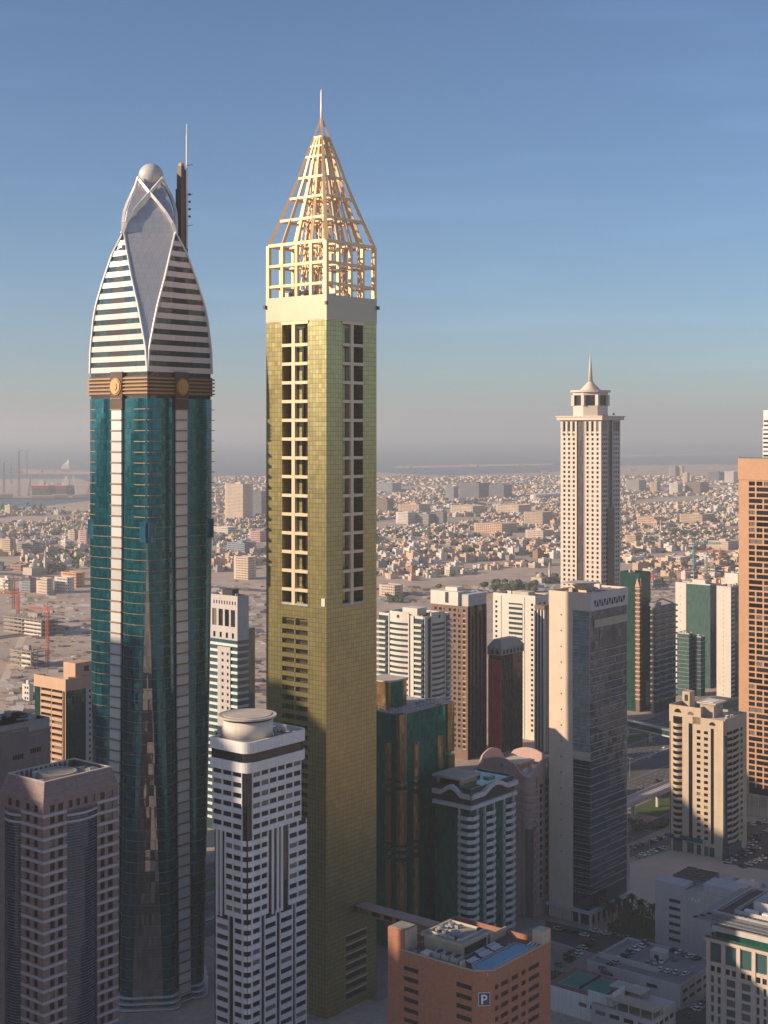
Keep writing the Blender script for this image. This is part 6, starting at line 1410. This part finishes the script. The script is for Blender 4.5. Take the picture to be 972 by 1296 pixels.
for i in range(-160, 420):
    for j in range(20, 420):
        if j % 3 == 2 or i % 9 == 8 or j % 24 in (9, 10) or i % 36 in (16, 17): continue
        u, v = i * cell * .92 + rh.uniform(-2, 2), j * cell * .8 + rh.uniform(-1.5, 1.5)
        x, y = u * ca - v * sa + 200, u * sa + v * ca
        if y < 1650 or y > 6900: continue
        px = CX + x / y * F; py = HY + H * F / y
        if px < -70 or px > 1500: continue
        if px > 1040 and rh.random() < .4: continue
        lo = 722 if px < 340 else 735 if px < 720 else 742
        if py > lo + 6 * math.sin(px * .05): 
            continue
        if px < 125 and py < 648: continue
        if px < 340 and 690 + 3 * math.sin(px) < py < 700 and rh.random() < .5: continue
        nn = nz(x, y)
        if nn > 1.05 or (nn < -1.15): continue
        if rh.random() < (.22 if y < 4200 else .34): continue
        if any(abs(x - a) < c_ and abs(y - b_) < c_ for a, b_, c_ in placed): continue
        cand.append((x, y, px, py))
hid = lambda px: 112 < px < 268 or 336 < px < 477 or 709 < px < 787 or px > 935 or px < 0
wts = ['white'] * 7 + ['cream'] * 6 + ['sand'] * 4 + ['peach'] * 5 + ['terracotta'] * 1 + ['grey'] * 2 + ['ochre'] * 1
cand.sort(key=lambda c: c[1]); single = 0; mass, massw = MB(), MB()
hcount = {}
for (x, y, px, py) in cand:
    colr = rh.choice(wts); q = rh.uniform(.78, 1.12); c3 = tuple(v * q for v in HC[colr]); rz = math.radians(28) + rh.choice((0, 1.5708, 3.14159, 4.712)) + rh.uniform(-.05, .05)
    if single < 300 and not hid(px):
        k = rh.randrange(5); o = link('house', HM[k], None, (x, y, 0), rz, (rh.uniform(.95, 1.45), rh.uniform(.95, 1.35), rh.uniform(.75, 1.0))); o.color = c3 + (1,); single += 1
        zone = 'left of teal tower' if px < 112 else 'between teal and gold towers' if px < 336 else 'between gold and needle towers' if px < 709 else 'between needle and orange towers'
        kd = ('with a stair head', 'with a low wing', 'on three floors', 'with a rear wing', 'on four floors')[k]
        tag(o, f'{colr} flat roofed house {kd}, low district {zone}', 'house', f'{colr} houses {zone}')
    else:
        s = rh.uniform(.9, 1.35); w2, l2, h = rh.uniform(5, 8) * s, rh.uniform(4.5, 7.5) * s, rh.choice((4.5, 6.4, 6.8, 7.2, 7.4, 9.5)) * rh.uniform(.85, 1.05)
        if rh.random() < .04: h *= 1.7; w2 *= 1.4
        elif rh.random() < .12: w2 *= 2.1
        cr, sr = math.cos(rz), math.sin(rz); n0 = len(mass.v); mass.box(-w2, w2, -l2, l2, 0, h, c3)
        if y < 5200: a_, b2 = rh.uniform(-.7, 0) * w2, rh.uniform(-.6, 0) * l2; mass.box(a_, a_ + w2 * .7, b2, b2 + l2 * .8, h, h + 2.8, c3)
        mass.v[n0:] = [(x + vx * cr - vy * sr, y + vx * sr + vy * cr, vz) for vx, vy, vz in mass.v[n0:]]
        if y < 4200:
            n0 = len(massw.v)
            for z in (1.4, 4.6, 7.8):
                if z > h - 1.8: break
                for e in (-1, 1):
                    massw.box(-w2 * .75, -w2 * .2, e * l2 - .1, e * l2 + .1, z, z + 1.5); massw.box(w2 * .2, w2 * .75, e * l2 - .1, e * l2 + .1, z, z + 1.5); massw.box(e * w2 - .1, e * w2 + .1, -l2 * .7, -l2 * .2, z, z + 1.5); massw.box(e * w2 - .1, e * w2 + .1, l2 * .2, l2 * .7, z, z + 1.5)
            massw.v[n0:] = [(x + vx * cr - vy * sr, y + vx * sr + vy * cr, vz) for vx, vy, vz in massw.v[n0:]]
M['mass'] = mk('far_house_wall', (.5, .4, .3), .85, 0, .1, .1, attr=True)
mo = link('far_houses', mass.mesh('far_houses', M['mass'], fix=False)); tag(mo, 'sea of low flat roofed houses reaching to the shore', 'houses', None, 'stuff')
wo = link('far_windows', massw.mesh('far_windows', M['pane'], fix=False), mo); wo['kind'] = 'stuff'
# trees among the houses
tm = MB(); rt = random.Random(4)
def tree_at(x, y, s):
    q = rt.uniform(.6, 1.3); c_ = (.05 * q, .068 * q, .028 * q)
    for k in range(rt.choice((2, 3, 4)) if y < 3600 else 2): tm.ico(x + rt.uniform(-s, s), y + rt.uniform(-s, s), s * rt.uniform(.5, 1.3), s * rt.uniform(.5, .9), None, .4, c_)
for (x, y, px, py) in cand:
    for k in range(2 if y < 3500 else 1):
        if rt.random() < (.85 if nz(x * 1.7, y * 1.4) > .1 else .45): tree_at(x + rt.uniform(-14, 14), y + rt.uniform(-14, 14), rt.uniform(2.6, 5.6))
for (c0, r0, n) in (((610, 700), 60, 60), ((60, 722), 30, 40), ((85, 705), 40, 60), ((870, 678), 50, 120), ((905, 640), 40, 90), ((30, 646), 40, 80), ((640, 745), 40, 30), ((280, 770), 20, 14), ((500, 760), 18, 10), ((700, 735), 25, 20), ((580, 637), 60, 60)):
    for k in range(n): x, y = gp(c0[0] + rt.gauss(0, r0 * .5), c0[1] + rt.gauss(0, 2.5)); tree_at(x, y, rt.uniform(3, 6))
M['far_leaf'] = mk('far_foliage', (.05, .07, .03), .9, 0, .3, .3, attr=True)
to = link('far_trees', tm.mesh('far_trees', M['far_leaf'], fix=False)); tag(to, 'dark garden trees scattered between the low houses', 'trees', None, 'stuff')
# vehicles standing on the sandy lots, too small to tell apart
vm_ = MB(); rv = random.Random(3)
for (p0, p1, q0, q1, n, cols) in ((478, 620, 742, 764, 170, 1), (10, 110, 752, 800, 60, 0), (268, 336, 742, 880, 90, 0), (800, 930, 716, 745, 110, 1), (600, 710, 738, 750, 70, 0), (10, 60, 862, 905, 50, 0)):
    for k in range(n):
        x, y = gp(rv.uniform(p0, p1), rv.uniform(q0, q1)); c_ = rv.choice(((.6, .6, .58), (.5, .5, .5), (.1, .1, .11), (.55, .33, .05) if cols else (.6, .6, .6), (.3, .25, .2))); l_ = rv.choice((2.2, 2.2, 5)); vm_.box(x - l_, x + l_, y - 1, y + 1, 0, 1.6 if l_ < 3 else 3, c_); vm_.box(x - l_ * .5, x + l_ * .6, y - .9, y + .9, 1.6 if l_ < 3 else 3, 2.1 if l_ < 3 else 3.2, c_)
vo = link('far_vehicles', vm_.mesh('far_vehicles', mk('far_paint', (.5, .5, .5), .5, 0, 0, attr=True), fix=False)); tag(vo, 'small vehicles scattered over the sandy lots', 'vehicles', None, 'stuff')
# building material heaps and huts on the sand
hm_ = MB()
for k in range(720):
    p0, p1, q0, q1 = rv.choice(((2, 112, 756, 905), (268, 336, 735, 890), (800, 934, 720, 760))); x, y = gp(rv.uniform(p0, p1), rv.uniform(q0, q1)); s = rv.uniform(1.0, 5.0); c_ = rv.choice(((.34, .27, .2), (.22, .18, .15), (.5, .45, .4), (.16, .15, .14), (.42, .3, .2)))
    if rv.random() < .5: hm_.box(x - s, x + s, y - s * .4, y + s * .4, 0, s * .5, c_)
    else: hm_.ico(x, y, 0, s * 1.4, s * .35, .35, c_)
ho = link('site_clutter', hm_.mesh('site_clutter', M['mass'], fix=False)); tag(ho, 'sand heaps, huts and stacked material on the building lots', 'site clutter', None, 'stuff')
# roads through the low city
for k, (p, q, w_) in enumerate(((gp(-60, 722), gp(480, 757), 26), (gp(480, 752), gp(1010, 742), 30), (gp(790, 745), gp(1000, 705), 24), (gp(-40, 812), gp(130, 790), 22), (gp(255, 800), gp(345, 806), 22), (gp(255, 868), gp(345, 872), 26), (gp(-60, 700), gp(200, 690), 18), (gp(470, 690), gp(1000, 668), 16))):
    a = math.atan2(q[1] - p[1], q[0] - p[0]) + math.pi / 2; dx, dy = math.cos(a) * w_ / 2, math.sin(a) * w_ / 2; sheet('road', [(p[0] - dx, p[1] - dy), (q[0] - dx, q[1] - dy), (q[0] + dx, q[1] + dy), (p[0] + dx, p[1] + dy)], .08 + .004 * k, 'asphalt')
tr = random.Random(8)
M['track'] = mk('dirt_track', (.60, .49, .39), .95, 0, .15, .08)
for k in range(16):
    zn = tr.choice(((2, 112, 756, 900), (268, 336, 738, 885), (480, 705, 742, 760), (800, 934, 722, 750))); p, q = gp(tr.uniform(zn[0], zn[1]), tr.uniform(zn[2], zn[3])), gp(tr.uniform(zn[0], zn[1]), tr.uniform(zn[2], zn[3]))
    a = math.atan2(q[1] - p[1], q[0] - p[0]) + math.pi / 2; w_ = tr.uniform(5, 11); dx, dy = math.cos(a) * w_ / 2, math.sin(a) * w_ / 2; sheet('dirt_track', [(p[0] - dx, p[1] - dy), (q[0] - dx, q[1] - dy), (q[0] + dx, q[1] + dy), (p[0] + dx, p[1] + dy)], .012 + .003 * k, 'track')
# unfinished concrete frames
def frame(px0, px1, yt, yb, label):
    d = F * H / (yb - HY); pc = px0 + (px1 - px0) * .62; b = B('concrete_frame', label, 'construction', pc, d); A, W = abs(b.R(px1)), abs(b.L(px0)); h = (yb - yt) * d / F; n = max(2, int(h / 4.2)); m = MB()
    for i in range(n + 1): b.box('floor_slab', 'skeleton', 0, A, 0, W, h * i / n - .7 if i else 0, h * i / n + .3)
    for u in steps(.5, A, 7):
        for v in steps(.5, W, 7): m.box(u, u + .9, v, v + .9, 0, h + 2)
    b.add(m, 'column', 'skeleton', stuff=True); b.box('lift_core', 'skeleton', A * .4, A * .6, W * .35, W * .6, 0, h + 5)
    for i in range(n): b.piece('infill_wall', 'white2', 'L', 1, W * .45, h * i / n + .4, h * i / n + 2.2, -.6, -.1); b.piece('infill_wall', 'skeleton', 'L', W * .5, W - 1, h * i / n + .4, h * i / n + 1.8, -.6, -.1)
frame(4, 82, 786, 806, 'long unfinished concrete frame on the sand'); frame(12, 56, 826, 846, 'smaller unfinished concrete frame beside the red crane'); frame(884, 918, 718, 733, 'unfinished concrete frame below the orange crane'); frame(0, 10, 742, 752, 'small unfinished frame at the apartments row'); frame(868, 885, 724, 734, 'low concrete frame beside the teal crane')
def crane(px, yt, yb, jib, ang, mt, label):
    d = F * H / (yb - HY); x = (px - CX) / F * d; h = (yb - yt) * d / F; o = empty('tower_crane', (x, d, 0), ang); tag(o, label, 'crane'); w_ = max(.7, d / 1300); m = MB(); z = 0
    for sx in (-1, 1):
        for sy in (-1, 1): m.bar((sx * w_, sy * w_, 0), (sx * w_, sy * w_, h), w_ * .5)
    while z < h - 3: m.bar((-w_, -w_, z), (w_, -w_, z + 3), w_ * .3); m.bar((-w_, w_, z + 3), (-w_, -w_, z), w_ * .3); z += 3
    m.build('mast', M[mt], o); j = MB()
    for y in (-.7, .7): j.bar((-jib * .3, y * w_, h), (jib, y * w_, h), w_ * .5)
    j.bar((-2, 0, h + 2 * w_), (jib * .95, 0, h + 1.4 * w_), w_ * .45)
    for k in range(int(jib / 3)): j.bar((k * 3, -.7 * w_, h), (k * 3 + 1.5, 0, h + 1.6 * w_), w_ * .25); j.bar((k * 3 + 1.5, 0, h + 1.6 * w_), (k * 3 + 3, .7 * w_, h), w_ * .25)
    j.build('jib', M[mt], o); MB().bar((0, 0, h), (0, 0, h + 7), w_ * .7).bar((0, 0, h + 7), (jib * .7, 0, h + 1.5 * w_), w_ * .2).bar((0, 0, h + 7), (-jib * .28, 0, h), w_ * .2).build('tower_head', M[mt], o)
    MB().box(-jib * .3, -jib * .3 + 3, -1.2, 1.2, h - 2.5, h).build('counterweight', M['skeleton'], o); MB().box(.5, 2.3, -1.6, -.2, h - 2.2, h).build('cab', M['pale'], o)
crane(60, 772, 843, 26, 2.6, 'crane_red', 'red tower crane beside the smaller concrete frame'); crane(17, 735, 772, 34, .4, 'crane_red', 'red tower crane at the left apartments'); crane(22.5, 752, 790, 32, 2.9, 'crane_red', 'red tower crane behind the long concrete frame'); crane(879, 689, 733, 46, .3, 'crane_teal', 'teal tower crane in the lot left of the orange tower'); crane(911.5, 699, 730, 40, 2.9, 'crane_red', 'orange red tower crane next to the orange tower'); crane(859, 722, 738, 30, .6, 'crane_red', 'short red crane near the white shed'); crane(894, 704, 731, 30, 1.9, 'pale', 'pale tower crane between the teal and orange cranes'); crane(826, 731, 742, 22, 2.2, 'crane_red', 'small red crane beyond the chevron tower'); crane(478 + 15, 718, 748, 1, 0, 'pale', 'thin pale mast standing on the sand lot')
# mosques
def mosque(px, yb, s, label):
    x, y = gp(px, yb); o = empty('mosque', (x, y, 0), TH); tag(o, label, 'mosque'); wm_ = M['stonewarm']
    MB().box(-9*s, 9*s, -9*s, 9*s, 0, 9*s).build('hall', wm_, o); MB().loft([[(5*s*math.cos(q)*f, 5*s*math.sin(q)*f, 9*s + 5*s*h) for q in [2*math.pi*i/16 for i in range(16)]] for f, h in ((1, 0), (1.03, .3), (.9, .7), (.6, 1.0), (.25, 1.2), (.02, 1.4))]).build('dome', wm_, o, True)
    mn = MB().box(9*s, 12*s, -12*s, -9*s, 0, 20*s).cyl(10.5*s, -10.5*s, 20*s, 27*s, 1.2*s, 1.1*s, 12).cyl(10.5*s, -10.5*s, 22*s, 22.8*s, 1.9*s, 1.9*s, 12).cyl(10.5*s, -10.5*s, 27*s, 33*s, 1.3*s, .05, 12).build('minaret', wm_, o)
mosque(42, 727, 1.25, 'grey domed mosque with a minaret near the red roofed hall'); mosque(566, 680, 1.1, 'small mosque among houses between the gold and needle towers'); mosque(683, 738, 1.0, 'stone mosque on the lots left of the needle tower'); mosque(827, 678, 1.1, 'mosque with a slim minaret beyond the chevron tower'); mosque(883, 645, 1.3, 'far mosque near the trees left of the orange tower')
# port: ship, cranes, tanks, sheds
def ship():
    x, y = gp(68, 627); o = empty('drill_ship', (x, y, -1.5), .05); tag(o, 'long red and grey ship moored in the port', 'ship'); L_ = 66 * y / F * .8
    def hull(z0, z1, e0, e1): return MB().loft([[(-L_/2 - e, -11, z), (L_/2 - 8 + e, -11, z), (L_/2 + e, 0, z), (L_/2 - 8 + e, 11, z), (-L_/2 - e, 11, z)] for z, e in ((z0, e0), (z1, e1))])
    hull(0, 26, 0, 1).build('hull', M['hull_grey'], o); hull(26, 36, 1, 3).build('upper_hull', M['hull_red'], o); hull(36, 38, 2.5, 2.5).build('deck', M['pale'], o)
    MB().box(L_/2 - 40, L_/2 - 18, -9, 9, 38, 58).box(L_/2 - 34, L_/2 - 24, -6, 6, 58, 68).build('bridge_house', M['pale'], o); MB().box(-L_/2 + 20, -L_/2 + 40, -8, 8, 38, 54).build('aft_house', M['pale'], o)
    for u in (-30, -10, 12, 30): MB().box(u, u + 12, -6, 6, 38, 46).build('deck_module', M['pale'], o); MB().bar((u, 0, 38), (u + 6, 0, 66), 1.6).build('deck_crane', M['crane_yellow'], o)
ship()
for k, (px, yt, yb, lean) in enumerate(((24, 571, 628, 0), (36, 605, 628, 12), (98, 602, 630, -25), (108, 612, 631, 30), (5, 585, 628, 0), (14, 588, 612, 0), (34, 570, 600, 0))):
    d = F * H / (yb - HY); x = (px - CX) / F * d; h = (yb - yt) * d / F; o = empty('port_crane', (x, d, 0)); tag(o, ('tall slim rig mast on the port quay', 'leaning dock crane beside the ship stern', 'white dock crane leaning over the ship bow', 'orange dock crane at the quay end', 'tall rig mast at the quay corner', 'far rig mast in the outer port', 'second far rig mast in the outer port')[k], 'crane')
    m = MB()
    for sx in (-3, 3):
        for sy in (-3, 3): m.bar((sx, sy, 0), (sx * .3 + lean * .6, sy * .3, h), 1.5)
    for z in range(5): f = z / 5; m.bar((-3 * (1 - .7 * f) + lean * .6 * f, -3 * (1 - .7 * f), h * f), (3 * (1 - .7 * f) + lean * .6 * f, -3 * (1 - .7 * f), h * f + h * .2), 1)
    m.build('tower', M['crane_red' if k == 3 else 'pale' if k == 2 else 'steel'], o); MB().bar((lean * .6, 0, h), (lean * 1.6 + 14, 0, h * 1.02), 1.6).build('boom', M['crane_red' if k == 3 else 'steel'], o); MB().box(-4, 4, -4, 4, 0, 5).build('base', M['steel'], o)
tn = MB().cyl(0, 0, 0, 16, 15, 15, 20).cyl(0, 0, 16, 19, 15, 2, 20).mesh('storage_tank', M['pale'])
for i in range(6): x, y = gp(677 + i * 6, 632 - .4 * i); tag(link('storage_tank', tn, None, (x, y, 0)), 'white round storage tank in the tank farm near the shore', 'tank', 'tanks near the shore')
sh = MB().box(-30, 30, -12, 12, 0, 12).loft([[(-30, -12, 12), (30, -12, 12), (30, 12, 12), (-30, 12, 12)], [(-30, -1, 17), (30, -1, 17), (30, 1, 17), (-30, 1, 17)]]).mesh('port_shed', M['skeleton']); rp = random.Random(6)
for i, (px, py) in enumerate(((20, 599), (50, 598), (62, 597), (84, 597), (75, 630), (100, 630), (8, 630), (55, 631), (290, 606), (310, 610), (500, 606), (530, 604), (545, 606), (600, 604), (640, 603), (660, 601), (690, 600), (800, 596), (830, 595), (900, 593), (520, 592), (600, 591), (660, 589))):
    x, y = gp(px, py); tag(link('port_shed', sh, None, (x, y, 0), rp.uniform(-.4, .4), (rp.uniform(.5, 1.4), 1, rp.uniform(.5, 1.0))), 'dull pitched roof shed along the far waterfront', 'shed', 'sheds along the waterfront')
x, y = gp(83, 593); o = empty('opera_hall', (x, y, 0)); tag(o, 'pale shell shaped hall on the outer breakwater', 'building'); MB().loft([[(-26, -12, 0), (26, -12, 0), (26, 12, 0), (-26, 12, 0)], [(-16, -8, 22), (22, -8, 34), (22, 8, 34), (-16, 8, 22)], [(0, -2, 34), (18, -2, 58), (18, 2, 58), (0, 2, 34)]]).build('shell', M['pale'], o)
